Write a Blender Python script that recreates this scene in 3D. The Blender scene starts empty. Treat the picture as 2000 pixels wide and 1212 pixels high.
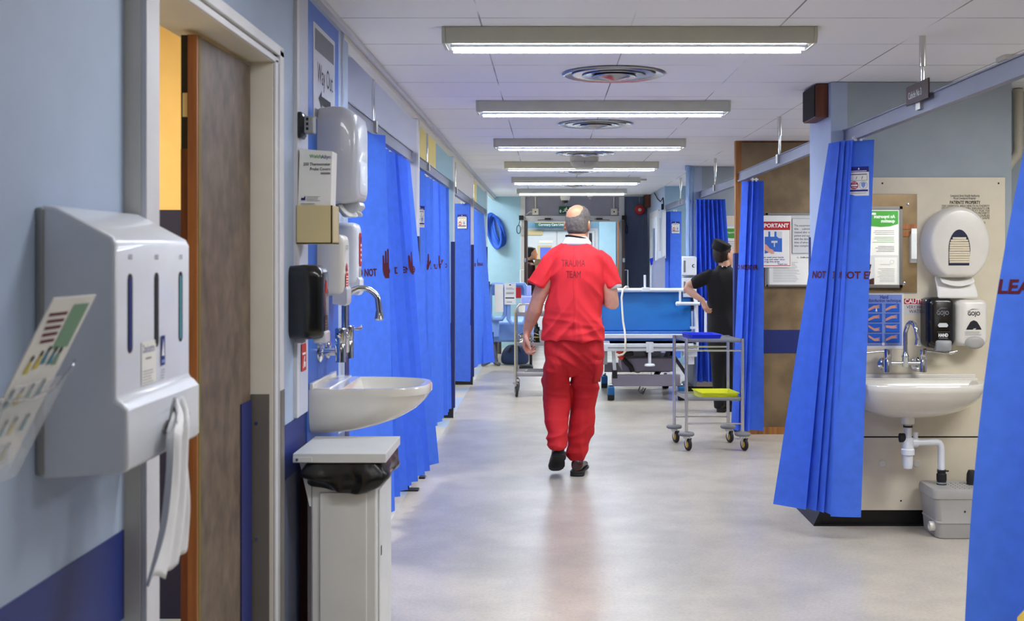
import bpy, bmesh, math, random
from mathutils import Vector, Matrix, noise
from mathutils.bvhtree import BVHTree
random.seed(7)
SC = bpy.context.scene
COL = SC.collection
PI = math.pi

# ------------------------------------------------------------------ camera
# world: X right, Y away from the camera along the corridor, Z up, metres
F, CX, CY, EYE = 2300.0, 1070.0, 500.0, 1.45
cam = bpy.data.objects.new('camera', bpy.data.cameras.new('camera'))
COL.objects.link(cam)
cam.location = (0, 0, EYE)
cam.rotation_euler = (PI/2, 0, 0)
cam.data.sensor_width = 36.0
cam.data.lens = 36.0*F/2000.0
cam.data.shift_x = (1000-CX)/2000.0
cam.data.shift_y = (CY-606)/2000.0
cam.data.clip_start = .05
cam.data.dof.use_dof = True
cam.data.dof.focus_distance = 8.3
cam.data.dof.aperture_fstop = 7.1
SC.camera = cam

def P(px, py, d):
    """the point at depth d seen at photo pixel (px, py): used only to read measurements off the photograph"""
    return ((px-CX)*d/F, d, EYE+(CY-py)*d/F)

# ------------------------------------------------------------------ world, exposure
w = bpy.data.worlds.new('world'); SC.world = w
w.use_nodes = True
w.node_tree.nodes['Background'].inputs[0].default_value = (.90, .94, 1.0, 1)
w.node_tree.nodes['Background'].inputs[1].default_value = .30
SC.view_settings.view_transform = 'Standard'
SC.view_settings.look = 'None'
SC.view_settings.exposure = 1.02
SC.view_settings.gamma = 1.0

def area_light(name, loc, sx, sy, watts, color, rot=(0,0,0)):
    l = bpy.data.lights.new(name, 'AREA'); l.shape = 'RECTANGLE'; l.size = sx; l.size_y = sy
    l.energy = watts; l.color = color
    o = bpy.data.objects.new(name, l); COL.objects.link(o); o.location = loc; o.rotation_euler = rot
    return o
COOL = (.98, .985, 1.0)
WARM = (1.0, .88, .68)
# daylight / bay lighting of the side cubicles (fittings lie outside the picture, above the cubicles)
for i, yy in enumerate((6.3, 9.1, 12.0, 14.9)):
    area_light('unseen_bay_light', (-2.3, yy, 2.70), 1.2, .6, 30, COOL)
for i, yy in enumerate((4.6, 8.2, 11.0, 14.2)):
    area_light('unseen_bay_light', (3.0, yy, 2.36), 1.2, .6, 26, COOL)
area_light('unseen_bay_light', (2.3, 2.2, 2.36), .9, .6, 14, COOL)
area_light('side_room_light', (-1.9, 3.2, 2.5), .9, .6, 27, WARM)
area_light('unseen_bay_light', (-1.9, 17.4, 2.70), 1.0, .6, 40, COOL)  # unseen lamp added to brighten the light blue end wall
area_light('lobby_light', (.2, 20.6, 2.62), 1.6, .8, 62, (1.0,.98,.95))
area_light('corridor_light', (.335, 2.7, 2.30), 1.4, .16, 10, COOL)
area_light('corridor_light', (.335, .3, 2.30), 1.4, .16, 2.5, COOL)
LAMP = 27.0      # strength of the corridor ceiling lights' louvres
# ------------------------------------------------------------------ materials
def lin(c):
    return tuple(((v/255/12.92) if v/255 <= .04045 else ((v/255+.055)/1.055)**2.4) for v in c)
MATS = {}
def mat(name, rgb=(200,200,200), rough=.5, metal=0.0, spec=.5, alpha=1.0, emit=0.0, trans=0.0, nz=0.0, nscale=8.0, coat=0.0, rgb2=None, bump=0.0, bscale=60, stretch=(1,1,1), ncon=None):
    if name in MATS: return MATS[name]
    m = bpy.data.materials.new(name); m.use_nodes = True; MATS[name] = m
    nt = m.node_tree; b = nt.nodes['Principled BSDF']
    c = lin(rgb)
    b.inputs['Base Color'].default_value = (*c, 1)
    b.inputs['Roughness'].default_value = rough
    b.inputs['Metallic'].default_value = metal
    b.inputs['Specular IOR Level'].default_value = spec
    b.inputs['Coat Weight'].default_value = coat
    if alpha < 1: b.inputs['Alpha'].default_value = alpha
    if trans: b.inputs['Transmission Weight'].default_value = trans
    if emit:
        b.inputs['Emission Color'].default_value = (*c, 1); b.inputs['Emission Strength'].default_value = emit
    tc = nt.nodes.new('ShaderNodeTexCoord'); mp = nt.nodes.new('ShaderNodeMapping'); mp.inputs['Scale'].default_value = stretch
    nt.links.new(tc.outputs['Object'], mp.inputs[0])
    n = nt.nodes.new('ShaderNodeTexNoise'); n.inputs['Scale'].default_value = nscale; n.inputs['Detail'].default_value = 6
    nt.links.new(mp.outputs[0], n.inputs['Vector'])
    r = nt.nodes.new('ShaderNodeValToRGB')
    k = nz if nz else .03
    c2 = lin(rgb2) if rgb2 else tuple(min(1, v*(1+k)) for v in c)
    c1 = c if rgb2 else tuple(v*(1-k) for v in c)
    lo, hi = ncon or (.35, .65)
    r.color_ramp.elements[0].position = lo; r.color_ramp.elements[0].color = (*c1, 1)
    r.color_ramp.elements[1].position = hi; r.color_ramp.elements[1].color = (*c2, 1)
    nt.links.new(n.outputs['Fac'], r.inputs[0]); nt.links.new(r.outputs[0], b.inputs['Base Color'])
    if bump:
        n2 = nt.nodes.new('ShaderNodeTexNoise'); n2.inputs['Scale'].default_value = bscale
        nt.links.new(mp.outputs[0], n2.inputs['Vector'])
        bp = nt.nodes.new('ShaderNodeBump'); bp.inputs['Strength'].default_value = bump; bp.inputs['Distance'].default_value = .01
        nt.links.new(n2.outputs['Fac'], bp.inputs['Height']); nt.links.new(bp.outputs[0], b.inputs['Normal'])
    return m

def curtain_mat():
    m = mat('curtain_blue', (76,122,236), rough=.7, spec=.3, nz=.07, nscale=22)
    nt = m.node_tree; b = nt.nodes['Principled BSDF']; out = nt.nodes['Material Output']
    t = nt.nodes.new('ShaderNodeBsdfTranslucent'); t.inputs[0].default_value = (*lin((84,136,250)), 1)
    mx = nt.nodes.new('ShaderNodeMixShader'); mx.inputs[0].default_value = .28
    nt.links.new(b.outputs[0], mx.inputs[1]); nt.links.new(t.outputs[0], mx.inputs[2]); nt.links.new(mx.outputs[0], out.inputs[0])
curtain_mat()

def floor_mat():
    m = mat('corridor_vinyl', (166,159,150), rough=.27, spec=.5)
    nt = m.node_tree; b = nt.nodes['Principled BSDF']
    tc = nt.nodes.new('ShaderNodeTexCoord')
    mp = nt.nodes.new('ShaderNodeMapping'); mp.inputs['Scale'].default_value = (1.0, 1.0, 1.0)
    nt.links.new(tc.outputs['Object'], mp.inputs[0])
    a = nt.nodes.new('ShaderNodeTexNoise'); a.inputs['Scale'].default_value = 2.6; a.inputs['Detail'].default_value = 5; a.inputs['Roughness'].default_value = .6
    nt.links.new(mp.outputs[0], a.inputs['Vector'])
    r = nt.nodes.new('ShaderNodeValToRGB')
    e = r.color_ramp.elements; r.color_ramp.interpolation = 'EASE'
    e[0].position = .30; e[0].color = (*lin((181,173,160)), 1)
    e[1].position = .72; e[1].color = (*lin((197,187,171)), 1)
    nt.links.new(a.outputs['Fac'], r.inputs[0])
    s = nt.nodes.new('ShaderNodeTexNoise'); s.inputs['Scale'].default_value = 70; s.inputs['Detail'].default_value = 3
    nt.links.new(tc.outputs['Object'], s.inputs['Vector'])
    r2 = nt.nodes.new('ShaderNodeValToRGB'); r2.color_ramp.elements[0].position = .3; r2.color_ramp.elements[0].color = (.80,.80,.80,1)
    r2.color_ramp.elements[1].position = .6; r2.color_ramp.elements[1].color = (1,1,1,1)
    nt.links.new(s.outputs['Fac'], r2.inputs[0])
    mx = nt.nodes.new('ShaderNodeMix'); mx.data_type = 'RGBA'; mx.blend_type = 'MULTIPLY'; mx.inputs['Factor'].default_value = .5
    nt.links.new(r.outputs[0], mx.inputs['A']); nt.links.new(r2.outputs[0], mx.inputs['B'])
    nt.links.new(mx.outputs['Result'], b.inputs['Base Color'])
    b.inputs['Roughness'].default_value = .27
floor_mat()

def ceiling_mat():
    m = mat('ceiling_tiles', (206,205,203), rough=.85, spec=.2)
    nt = m.node_tree; b = nt.nodes['Principled BSDF']
    tc = nt.nodes.new('ShaderNodeTexCoord'); sp = nt.nodes.new('ShaderNodeSeparateXYZ'); nt.links.new(tc.outputs['Object'], sp.inputs[0])
    def mth(op, a, c=None, d=None):
        n = nt.nodes.new('ShaderNodeMath'); n.operation = op
        for i, v in enumerate((a, c, d)):
            if v is None: continue
            if isinstance(v, (int, float)): n.inputs[i].default_value = v
            else: nt.links.new(v, n.inputs[i])
        return n.outputs[0]
    def seam(sock, off, wdt, half):
        v = mth('ADD', sock, -off); v = mth('DIVIDE', v, wdt); v = mth('FRACT', mth('ADD', v, 100.5)); v = mth('ABSOLUTE', mth('SUBTRACT', v, .5))
        return mth('LESS_THAN', mth('MULTIPLY', v, wdt), half)
    sx = seam(sp.outputs[0], .34, .61, .0032); sy = seam(sp.outputs[1], 5.80, .575, .0042)
    s = mth('MAXIMUM', sx, sy)
    n = nt.nodes.new('ShaderNodeTexNoise'); n.inputs['Scale'].default_value = 1.7; nt.links.new(tc.outputs['Object'], n.inputs['Vector'])
    mr = nt.nodes.new('ShaderNodeMapRange'); mr.inputs['From Min'].default_value = .35; mr.inputs['From Max'].default_value = .6; nt.links.new(n.outputs['Fac'], mr.inputs[0])
    s = mth('MULTIPLY', s, mth('MULTIPLY', mr.outputs[0], .8))
    # each tile a hair different
    fx = mth('FLOOR', mth('DIVIDE', mth('ADD', sp.outputs[0], -.34+61), .61)); fy = mth('FLOOR', mth('DIVIDE', mth('ADD', sp.outputs[1], -5.80+57.5), .575))
    wn = nt.nodes.new('ShaderNodeTexWhiteNoise'); cb = nt.nodes.new('ShaderNodeCombineXYZ'); nt.links.new(fx, cb.inputs[0]); nt.links.new(fy, cb.inputs[1]); nt.links.new(cb.outputs[0], wn.inputs['Vector'])
    r = nt.nodes.new('ShaderNodeMix'); r.data_type = 'RGBA'; r.inputs['A'].default_value = (*lin((238,237,236)), 1); r.inputs['B'].default_value = (*lin((243,242,242)), 1)
    nt.links.new(wn.outputs['Value'], r.inputs['Factor'])
    mx = nt.nodes.new('ShaderNodeMix'); mx.data_type = 'RGBA'; mx.inputs['B'].default_value = (*lin((70,66,62)), 1)
    nt.links.new(r.outputs['Result'], mx.inputs['A']); nt.links.new(s, mx.inputs['Factor']); nt.links.new(mx.outputs['Result'], b.inputs['Base Color'])
ceiling_mat()

def bay_floor_mat():
    m = mat('bay_vinyl', (196,205,220), rough=.3)
    nt = m.node_tree; b = nt.nodes['Principled BSDF']
    tc = nt.nodes.new('ShaderNodeTexCoord'); n = nt.nodes.new('ShaderNodeTexNoise'); n.inputs['Scale'].default_value = 2.0; n.inputs['Detail'].default_value = 4
    nt.links.new(tc.outputs['Object'], n.inputs['Vector'])
    r = nt.nodes.new('ShaderNodeValToRGB'); e = r.color_ramp.elements
    e[0].position = .42; e[0].color = (*lin((166,186,214)), 1); e[1].position = .56; e[1].color = (*lin((196,190,172)), 1)
    nt.links.new(n.outputs['Fac'], r.inputs[0]); nt.links.new(r.outputs[0], b.inputs['Base Color'])
bay_floor_mat()

D = dict
for k, a in {
 'wall_blue': D(rgb=(168,184,208), rough=.55, nz=.02), 'wall_lilac': D(rgb=(186,190,208), rough=.6), 'wall_panel': D(rgb=(196,198,214), rough=.6),
 'wall_sea': D(rgb=(158,190,206), rough=.6), 'wall_end': D(rgb=(158,200,226), rough=.6), 'wall_dark': D(rgb=(88,102,134), rough=.65, stretch=(6,6,.3), nz=.06),
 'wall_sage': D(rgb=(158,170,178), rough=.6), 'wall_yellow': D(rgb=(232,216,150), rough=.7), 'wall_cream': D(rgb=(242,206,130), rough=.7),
 'wall_low': D(rgb=(104,116,146), rough=.5), 'navy': D(rgb=(22,34,100), rough=.45), 'navy_dark': D(rgb=(14,18,58), rough=.6), 'panel_blue': D(rgb=(44,98,190), rough=.45),
 'stripe_blue': D(rgb=(26,46,120), rough=.5), 'skirt_black': D(rgb=(14,14,16), rough=.4), 'gloss_white': D(rgb=(214,214,208), rough=.3),
 'trim_white': D(rgb=(206,206,210), rough=.4), 'trim_cream': D(rgb=(214,210,200), rough=.45), 'steel_plate': D(rgb=(128,124,120), rough=.45, metal=.6),
 'plastic_white': D(rgb=(226,230,238), rough=.28, coat=.3), 'plastic_warm': D(rgb=(226,222,212), rough=.3, coat=.2), 'plastic_grey': D(rgb=(150,152,154), rough=.4),
 'plastic_cream': D(rgb=(204,186,138), rough=.5), 'light_body': D(rgb=(196,194,176), rough=.5), 'chrome': D(rgb=(210,212,216), rough=.08, metal=1), 'steel': D(rgb=(214,212,208), rough=.25, metal=1),
 'steel_sheet': D(rgb=(204,202,198), rough=.3, metal=1), 'black': D(rgb=(12,12,13), rough=.25, coat=.4), 'black_matt': D(rgb=(18,18,20), rough=.7), 'rubber': D(rgb=(22,22,24), rough=.6),
 'grey_rubber': D(rgb=(122,122,122), rough=.55), 'hub_yellow': D(rgb=(205,165,50), rough=.5), 'tray_blue': D(rgb=(18,52,216), rough=.35), 'tray_yellow': D(rgb=(222,226,30), rough=.4),
 'ceramic': D(rgb=(224,220,210), rough=.12, coat=.5), 'ceramic_in': D(rgb=(222,218,204), rough=.15, coat=.5), 'bin_white': D(rgb=(214,216,214), rough=.35, coat=.2), 'bag_black': D(rgb=(7,7,8), rough=.3, bump=.25, bscale=20),
 'paper': D(rgb=(232,230,224), rough=.8), 'paper_grey': D(rgb=(206,208,208), rough=.8), 'paper_towel': D(rgb=(226,214,188), rough=.9), 'ink': D(rgb=(30,30,38), rough=.8), 'ink_grey': D(rgb=(120,120,128), rough=.8),
 'ink_maroon': D(rgb=(92,12,34), rough=.8), 'ink_navy': D(rgb=(24,34,120), rough=.8), 'ink_red': D(rgb=(176,24,26), rough=.7), 'ink_green': D(rgb=(62,150,52), rough=.7), 'ink_white': D(rgb=(240,240,240), rough=.7), 'ink_blue': D(rgb=(20,96,206), rough=.7),
 'poster_blue': D(rgb=(124,148,216), rough=.6), 'ink_skin': D(rgb=(222,160,140), rough=.7), 'teal_sign': D(rgb=(16,96,96), rough=.5), 'sage_print': D(rgb=(120,160,130), rough=.7), 'ink_yellow': D(rgb=(206,190,70), rough=.7), 'ink_teal': D(rgb=(70,140,160), rough=.7),
 'laminate': D(rgb=(80,66,52), rgb2=(120,103,84), rough=.5, nscale=5, stretch=(4,4,3), ncon=(.30,.80)), 'laminate_board': D(rgb=(98,78,50), rgb2=(136,112,78), rough=.5, nscale=4.5, ncon=(.32,.68)),
 'timber': D(rgb=(128,78,30), rgb2=(170,112,50), rough=.45, nscale=5, stretch=(8,8,.5)), 'timber_dark': D(rgb=(70,32,18), rgb2=(110,52,24), rough=.5, nscale=5, stretch=(8,8,.5)), 'timber_mid': D(rgb=(116,66,34), rgb2=(146,92,50), rough=.45, nscale=5, stretch=(8,8,.6)),
 'door_brown': D(rgb=(54,34,28), rough=.5), 'speaker_cloth': D(rgb=(18,15,14), rough=.9), 'rail_alu': D(rgb=(122,125,142), rough=.45, metal=.2), 'mirror': D(rgb=(226,226,222), rough=.015, metal=1, nz=.001),
 'skin': D(rgb=(208,150,124), rough=.5, nz=.07, nscale=25), 'skin_head': D(rgb=(226,158,120), rough=.38, nz=.05, nscale=12), 'skin_pale': D(rgb=(206,158,132), rough=.5), 'hair_grey': D(rgb=(92,84,78), rgb2=(132,123,115), rough=.9, nscale=60, bump=.3, bscale=260, ncon=(.3,.7)),
 'hair_dark': D(rgb=(30,18,14), rough=.6, bump=.4, bscale=80), 'scrub_top': D(rgb=(230,40,48), rough=.8, nz=.03, nscale=5, bump=.06, bscale=30), 'scrub_trouser': D(rgb=(190,10,20), rough=.8, nz=.04, nscale=5, bump=.06, bscale=30), 'stitch': D(rgb=(206,34,42), rough=.9),
 'letter_faded': D(rgb=(132,40,48), rough=.9, nz=.25, nscale=60), 'cotton_white': D(rgb=(236,236,238), rough=.85), 'shoe_brown': D(rgb=(66,32,22), rough=.3, coat=.3), 'shoe_dark': D(rgb=(34,28,26), rough=.4), 'sole': D(rgb=(20,17,16), rough=.6),
 'cloth_black': D(rgb=(14,15,18), rough=.85), 'bed_blue': D(rgb=(0,104,178), rough=.45, nz=.04), 'mattress_blue': D(rgb=(66,110,186), rough=.4), 'bed_white': D(rgb=(222,228,236), rough=.35), 'bed_grey': D(rgb=(134,128,142), rough=.4), 'bed_metal': D(rgb=(92,90,98), rough=.4, metal=.3),
 'castor_blue': D(rgb=(14,92,150), rough=.4), 'cot_blue': D(rgb=(128,164,226), rough=.45), 'sling_blue': D(rgb=(30,88,200), rough=.6), 'cable_cream': D(rgb=(214,206,190), rough=.5), 'pipe_blue': D(rgb=(140,170,210), rough=.45), 'pipe_cream': D(rgb=(196,190,172), rough=.5),
 'pump_grey': D(rgb=(166,164,160), rough=.45), 'red_plastic': D(rgb=(190,30,36), rough=.4), 'card_brown': D(rgb=(186,146,106), rough=.85), 'orange_red': D(rgb=(214,60,40), rough=.5), 'diff_steel': D(rgb=(150,150,158), rough=.22, metal=.9), 'dark_gap': D(rgb=(8,8,8), rough=.9),
 'blind_blue': D(rgb=(90,110,220), rough=.6), 'door_white': D(rgb=(206,212,218), rough=.45), 'yellow_bag': D(rgb=(240,200,20), rough=.35), 'olive': D(rgb=(112,98,30), rough=.6), 'bag_navy': D(rgb=(20,42,78), rough=.6, bump=.5, bscale=30), 'lilac_plastic': D(rgb=(150,164,232), rough=.4),
 'header_grey': D(rgb=(156,156,174), rough=.6), 'exit_green': D(rgb=(10,86,50), rough=.5), 'glass_clear': D(rgb=(235,240,245), rough=.05, alpha=.22, spec=.8), 'smoke_black': D(rgb=(10,10,12), rough=.1, alpha=.86, coat=.5), 'sticker_red': D(rgb=(196,44,34), rough=.5), 'dark_red': D(rgb=(60,10,14), rough=.6),
 'panel_cream': D(rgb=(220,211,188), rough=.35, coat=.1), 'frost_grey': D(rgb=(196,198,206), rough=.3, coat=.3),
}.items(): mat(k, **a)
mat('lamp_louvre', (235,243,255), emit=LAMP)
mat('lamp_white', (236,240,248), rough=.3)
mat('lobby_glow', (255,246,225), emit=3.0)

# ------------------------------------------------------------------ mesh builder
def basis_tube(d):
    d = d.normalized(); u = Vector((0,0,1)) if abs(d.z) < .9 else Vector((1,0,0))
    a = d.cross(u).normalized(); return a, d.cross(a).normalized()
def rrect(w, h, r, n=4, cx=0, cy=0):
    r = min(r, w/2-1e-4, h/2-1e-4); o = []
    for (sx, sy, a0) in ((1,1,0), (-1,1,PI/2), (-1,-1,PI), (1,-1,1.5*PI)):
        for i in range(n+1):
            a = a0 + i*PI/2/n
            o.append((cx+sx*(w/2-r)+r*math.cos(a), cy+sy*(h/2-r)+r*math.sin(a)))
    return o
def ellipse(rx, ry, n=24, cx=0, cy=0, e=1.0):
    o = []
    for i in range(n):
        a = 2*PI*i/n; c, s = math.cos(a), math.sin(a)
        o.append((cx+rx*math.copysign(abs(c)**e, c), cy+ry*math.copysign(abs(s)**e, s)))
    return o
class MB:
    def __init__(s): s.v = []; s.f = []; s.m = []; s.mats = []
    def mi(s, m):
        if m not in s.mats: s.mats.append(m)
        return s.mats.index(m)
    def add(s, vs, fs, m):
        k = len(s.v); s.v += [tuple(v) for v in vs]; i = s.mi(m)
        for f in fs: s.f.append([a+k for a in f]); s.m.append(i)
        return s
    def box(s, x0, x1, y0, y1, z0, z1, m):
        return s.add([(x,y,z) for z in (z0,z1) for y in (y0,y1) for x in (x0,x1)], [(0,2,3,1),(4,5,7,6),(0,1,5,4),(2,6,7,3),(0,4,6,2),(1,3,7,5)], m)
    def obox(s, c, size, M3, m):
        a, b, h = (v/2 for v in size); c = Vector(c)
        vs = [c + M3 @ Vector((x,y,z)) for z in (-h,h) for y in (-b,b) for x in (-a,a)]
        return s.add(vs, [(0,2,3,1),(4,5,7,6),(0,1,5,4),(2,6,7,3),(0,4,6,2),(1,3,7,5)], m)
    def loft(s, rings, m, caps=True, closed=True):
        n = len(rings[0]); vs = [p for r in rings for p in r]; fs = []
        for i in range(len(rings)-1):
            for j in range(n if closed else n-1):
                k = (j+1) % n; fs.append((i*n+j, i*n+k, (i+1)*n+k, (i+1)*n+j))
        if caps:
            fs.append(tuple(range(n-1,-1,-1))); fs.append(tuple((len(rings)-1)*n+j for j in range(n)))
        return s.add(vs, fs, m)
    def tube(s, pts, r, m, n=10, caps=True, closed=False):
        pts = [Vector(p) for p in pts]; L = len(pts); rs = r if isinstance(r, (list,tuple)) else [r]*L
        rings = []; a = None
        for i, p in enumerate(pts):
            if closed: d = pts[(i+1) % L]-pts[i-1]
            else: d = pts[min(i+1, L-1)]-pts[max(i-1, 0)]
            d.normalize()
            if a is None: a, b = basis_tube(d)
            else: a = (a - d*a.dot(d)).normalized(); b = d.cross(a)
            rings.append([p + (a*math.cos(2*PI*k/n)+b*math.sin(2*PI*k/n))*rs[i] for k in range(n)])
        if closed: rings.append(rings[0]); caps = False
        return s.loft(rings, m, caps)
    def cyl(s, p0, p1, r, m, n=16, r1=None):
        return s.tube([p0, p1], [r, r if r1 is None else r1], m, n)
    def lathe(s, o, prof, m, axis=(0,0,1), n=24, caps=True):
        o = Vector(o); d = Vector(axis).normalized(); a, b = basis_tube(d)
        return s.loft([[o + d*h + (a*math.cos(2*PI*k/n)+b*math.sin(2*PI*k/n))*max(r, 1e-4) for k in range(n)] for r, h in prof], m, caps)
    def prism(s, pts, fn, t0, t1, m):
        return s.loft([[fn(a, b, t0) for a, b in pts], [fn(a, b, t1) for a, b in pts]], m)
    def poly(s, pts, m): return s.add(pts, [tuple(range(len(pts)))], m)
    def merge(s, o, m=None):
        k = len(s.v); s.v += o.v
        for f, i in zip(o.f, o.m): s.f.append([a+k for a in f]); s.m.append(s.mi(m or o.mats[i]))
        return s
    def bbox(s):
        xs, ys, zs = zip(*s.v); return (min(xs),max(xs),min(ys),max(ys),min(zs),max(zs))

ROOTLOC = {}
def build(name, b, parent=None, bev=0.0, smooth=38, sub=0, bseg=2, recalc=True, origin=None):
    me = bpy.data.meshes.new(name)
    if parent is not None: org = ROOTLOC[parent]
    elif origin is not None: org = Vector(origin)
    else:
        x0,x1,y0,y1,z0,z1 = b.bbox(); org = Vector(((x0+x1)/2,(y0+y1)/2,z0))
    me.from_pydata([tuple(Vector(v)-org) for v in b.v], [], b.f)
    for m in b.mats: me.materials.append(MATS[m])
    me.polygons.foreach_set('material_index', b.m)
    if recalc:
        bm = bmesh.new(); bm.from_mesh(me); bmesh.ops.recalc_face_normals(bm, faces=bm.faces); bm.to_mesh(me); bm.free()
    if smooth:
        me.polygons.foreach_set('use_smooth', [True]*len(me.polygons)); me.set_sharp_from_angle(angle=math.radians(smooth))
    me.update()
    o = bpy.data.objects.new(name, me); COL.objects.link(o)
    if parent is not None: o.parent = parent; ROOTLOC[o] = org
    else: o.location = org; ROOTLOC[o] = org
    if bev:
        md = o.modifiers.new('bevel', 'BEVEL'); md.width = bev; md.segments = bseg; md.limit_method = 'ANGLE'; md.angle_limit = math.radians(40)
    if sub:
        md = o.modifiers.new('subsurf', 'SUBSURF'); md.levels = sub; md.render_levels = sub
    return o
def struct(name, b, parent=None, **k):
    o = build(name, b, parent, **k)
    if parent is None: o['kind'] = 'structure'
    return o
def tag(o, label, cat, group=None):
    o['label'] = label; o['category'] = cat
    if group: o['group'] = group
    return o
def thing(name, loc, label, cat, group=None):
    o = bpy.data.objects.new(name, None); COL.objects.link(o); o.location = loc; o.empty_display_size = .1
    ROOTLOC[o] = Vector(loc); return tag(o, label, cat, group)
def solo(name, b, label, cat, group=None, **k): return tag(build(name, b, None, **k), label, cat, group)
def copy_tree(o, loc=None, parent=None):
    c = o.copy(); COL.objects.link(c); c.parent = parent
    if loc is not None: c.location = loc
    for ch in list(o.children): copy_tree(ch, None, c)
    return c
def part_label(o, t): o['label'] = t; return o

# text as flat mesh, cached in em units
TXT = {}
def text2d(s, bold=0.0):
    key = (s, bold)
    if key in TXT: return TXT[key]
    cu = bpy.data.curves.new('t', 'FONT'); cu.body = s; cu.size = 1; cu.resolution_u = 2; cu.offset = bold
    ob = bpy.data.objects.new('t', cu); COL.objects.link(ob); bpy.context.view_layer.update()
    ev = ob.evaluated_get(bpy.context.evaluated_depsgraph_get()); me = bpy.data.meshes.new_from_object(ev)
    vs = [(v.co.x, v.co.y) for v in me.vertices]; fs = [tuple(p.vertices) for p in me.polygons]
    bpy.data.objects.remove(ob); bpy.data.curves.remove(cu); bpy.data.meshes.remove(me)
    wd = max([v[0] for v in vs] or [0]); TXT[key] = (vs, fs, wd); return TXT[key]
class Sheet:
    """prints laid on a flat sheet: O = lower left corner, U right, V up, N towards the reader"""
    def __init__(s, b, O, U, V, N, w, h): s.b, s.O, s.U, s.V, s.N, s.w, s.h = b, Vector(O), Vector(U).normalized(), Vector(V).normalized(), Vector(N).normalized(), w, h; s.k = 0
    def pt(s, u, v, e): return s.O + s.U*u + s.V*v + s.N*e
    def base(s, m, t=.003, r=0):
        pts = rrect(s.w, s.h, r, 3, s.w/2, s.h/2) if r else [(0,0),(s.w,0),(s.w,s.h),(0,s.h)]
        s.b.loft([[s.pt(u,v,0) for u,v in pts],[s.pt(u,v,t) for u,v in pts]], m); s.t = t; return s
    def _e(s): s.k += 1; return s.t + .0005 + s.k*.00006
    def rect(s, u0, v0, u1, v1, m): e = s._e(); s.b.poly([s.pt(u0,v0,e),s.pt(u1,v0,e),s.pt(u1,v1,e),s.pt(u0,v1,e)], m); return s
    def poly(s, pts, m): e = s._e(); s.b.poly([s.pt(u,v,e) for u,v in pts], m); return s
    def disc(s, u, v, r, m, n=20, r2=None): return s.poly([(u+r*math.cos(2*PI*i/n), v+(r2 or r)*math.sin(2*PI*i/n)) for i in range(n)], m)
    def text(s, u, v, size, t, m, align='l', bold=.01, fit=None):
        vs, fs, wd = text2d(t, bold); e = s._e(); kx = size
        if fit: kx = fit/max(wd, 1e-6)
        o = u - (wd*kx/2 if align == 'c' else wd*kx if align == 'r' else 0)
        s.b.add([s.pt(o+x*kx, v+y*size, e) for x, y in vs], fs, m); return s
    def lines(s, u0, u1, v0, v1, n, m, th=.3):
        d = (v1-v0)/n
        for i in range(n):
            uu = u1 - (u1-u0)*random.uniform(0, .25)
            s.rect(u0, v0+d*i, uu, v0+d*i+d*th, m)
        return s
def hand_poly(k=1.0):
    """outline of a raised hand, unit height"""
    pts = [(.30,0),(.55,0),(.66,.10),(.74,.28),(.92,.50),(.86,.56),(.80,.54),(.70,.42),(.70,.82),(.66,.86),(.61,.82),(.60,.52),(.57,.52),(.56,.94),(.51,1.0),(.46,.94),(.45,.52),(.42,.52),(.41,.88),(.36,.93),(.31,.88),(.30,.50),(.27,.50),(.25,.74),(.20,.78),(.16,.74),(.15,.30),(.20,.12)]
    return [((a-.5)*k, b*k) for a, b in pts]
# ------------------------------------------------------------------ the building
WL = -.84            # corridor face of the left wall
CEIL, BAYC, Z0 = 2.39, 2.74, 0.0
b = MB(); b.box(-.862, 4.7, -4, 18.7, -.05, 0, 'corridor_vinyl'); struct('floor', b, smooth=0, origin=(0,0,0))
b = MB(); b.box(-4.1, -.862, -4, 18.7, -.05, 0, 'bay_vinyl'); struct('floor', b, smooth=0, origin=(0,0,0))
b = MB(); b.box(-1.6, 2.4, 18.7, 23.2, -.05, 0, 'corridor_vinyl'); struct('floor', b, smooth=0, origin=(0,0,0))
b = MB(); b.box(-.90, 4.7, -4, 18.7, CEIL, CEIL+.03, 'ceiling_tiles'); struct('ceiling', b, smooth=0, origin=(0,0,0))
b = MB(); b.box(-4.1, -.86, 4.83, 18.7, BAYC, BAYC+.03, 'trim_white'); struct('ceiling', b, smooth=0)
b = MB(); b.box(-4.1, -.96, -4, 4.83, 2.62, 2.65, 'trim_white'); struct('ceiling', b, smooth=0)
b = MB(); b.box(-1.6, 2.4, 18.7, 23.2, 2.72, 2.75, 'trim_white'); struct('ceiling', b, smooth=0)
# edge of the dropped corridor ceiling: two stepped laths and the riser above them
b = MB(); b.box(-.885, -.838, 4.86, 18.6, 2.345, 2.368, 'trim_cream'); b.box(-.87, -.815, 3.3, 18.6, 2.368, 2.3895, 'trim_white'); b.box(-.875, -.862, 4.95, 18.6, 2.39, 2.74, 'trim_white')
struct('trim_1', b, bev=.003)
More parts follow.
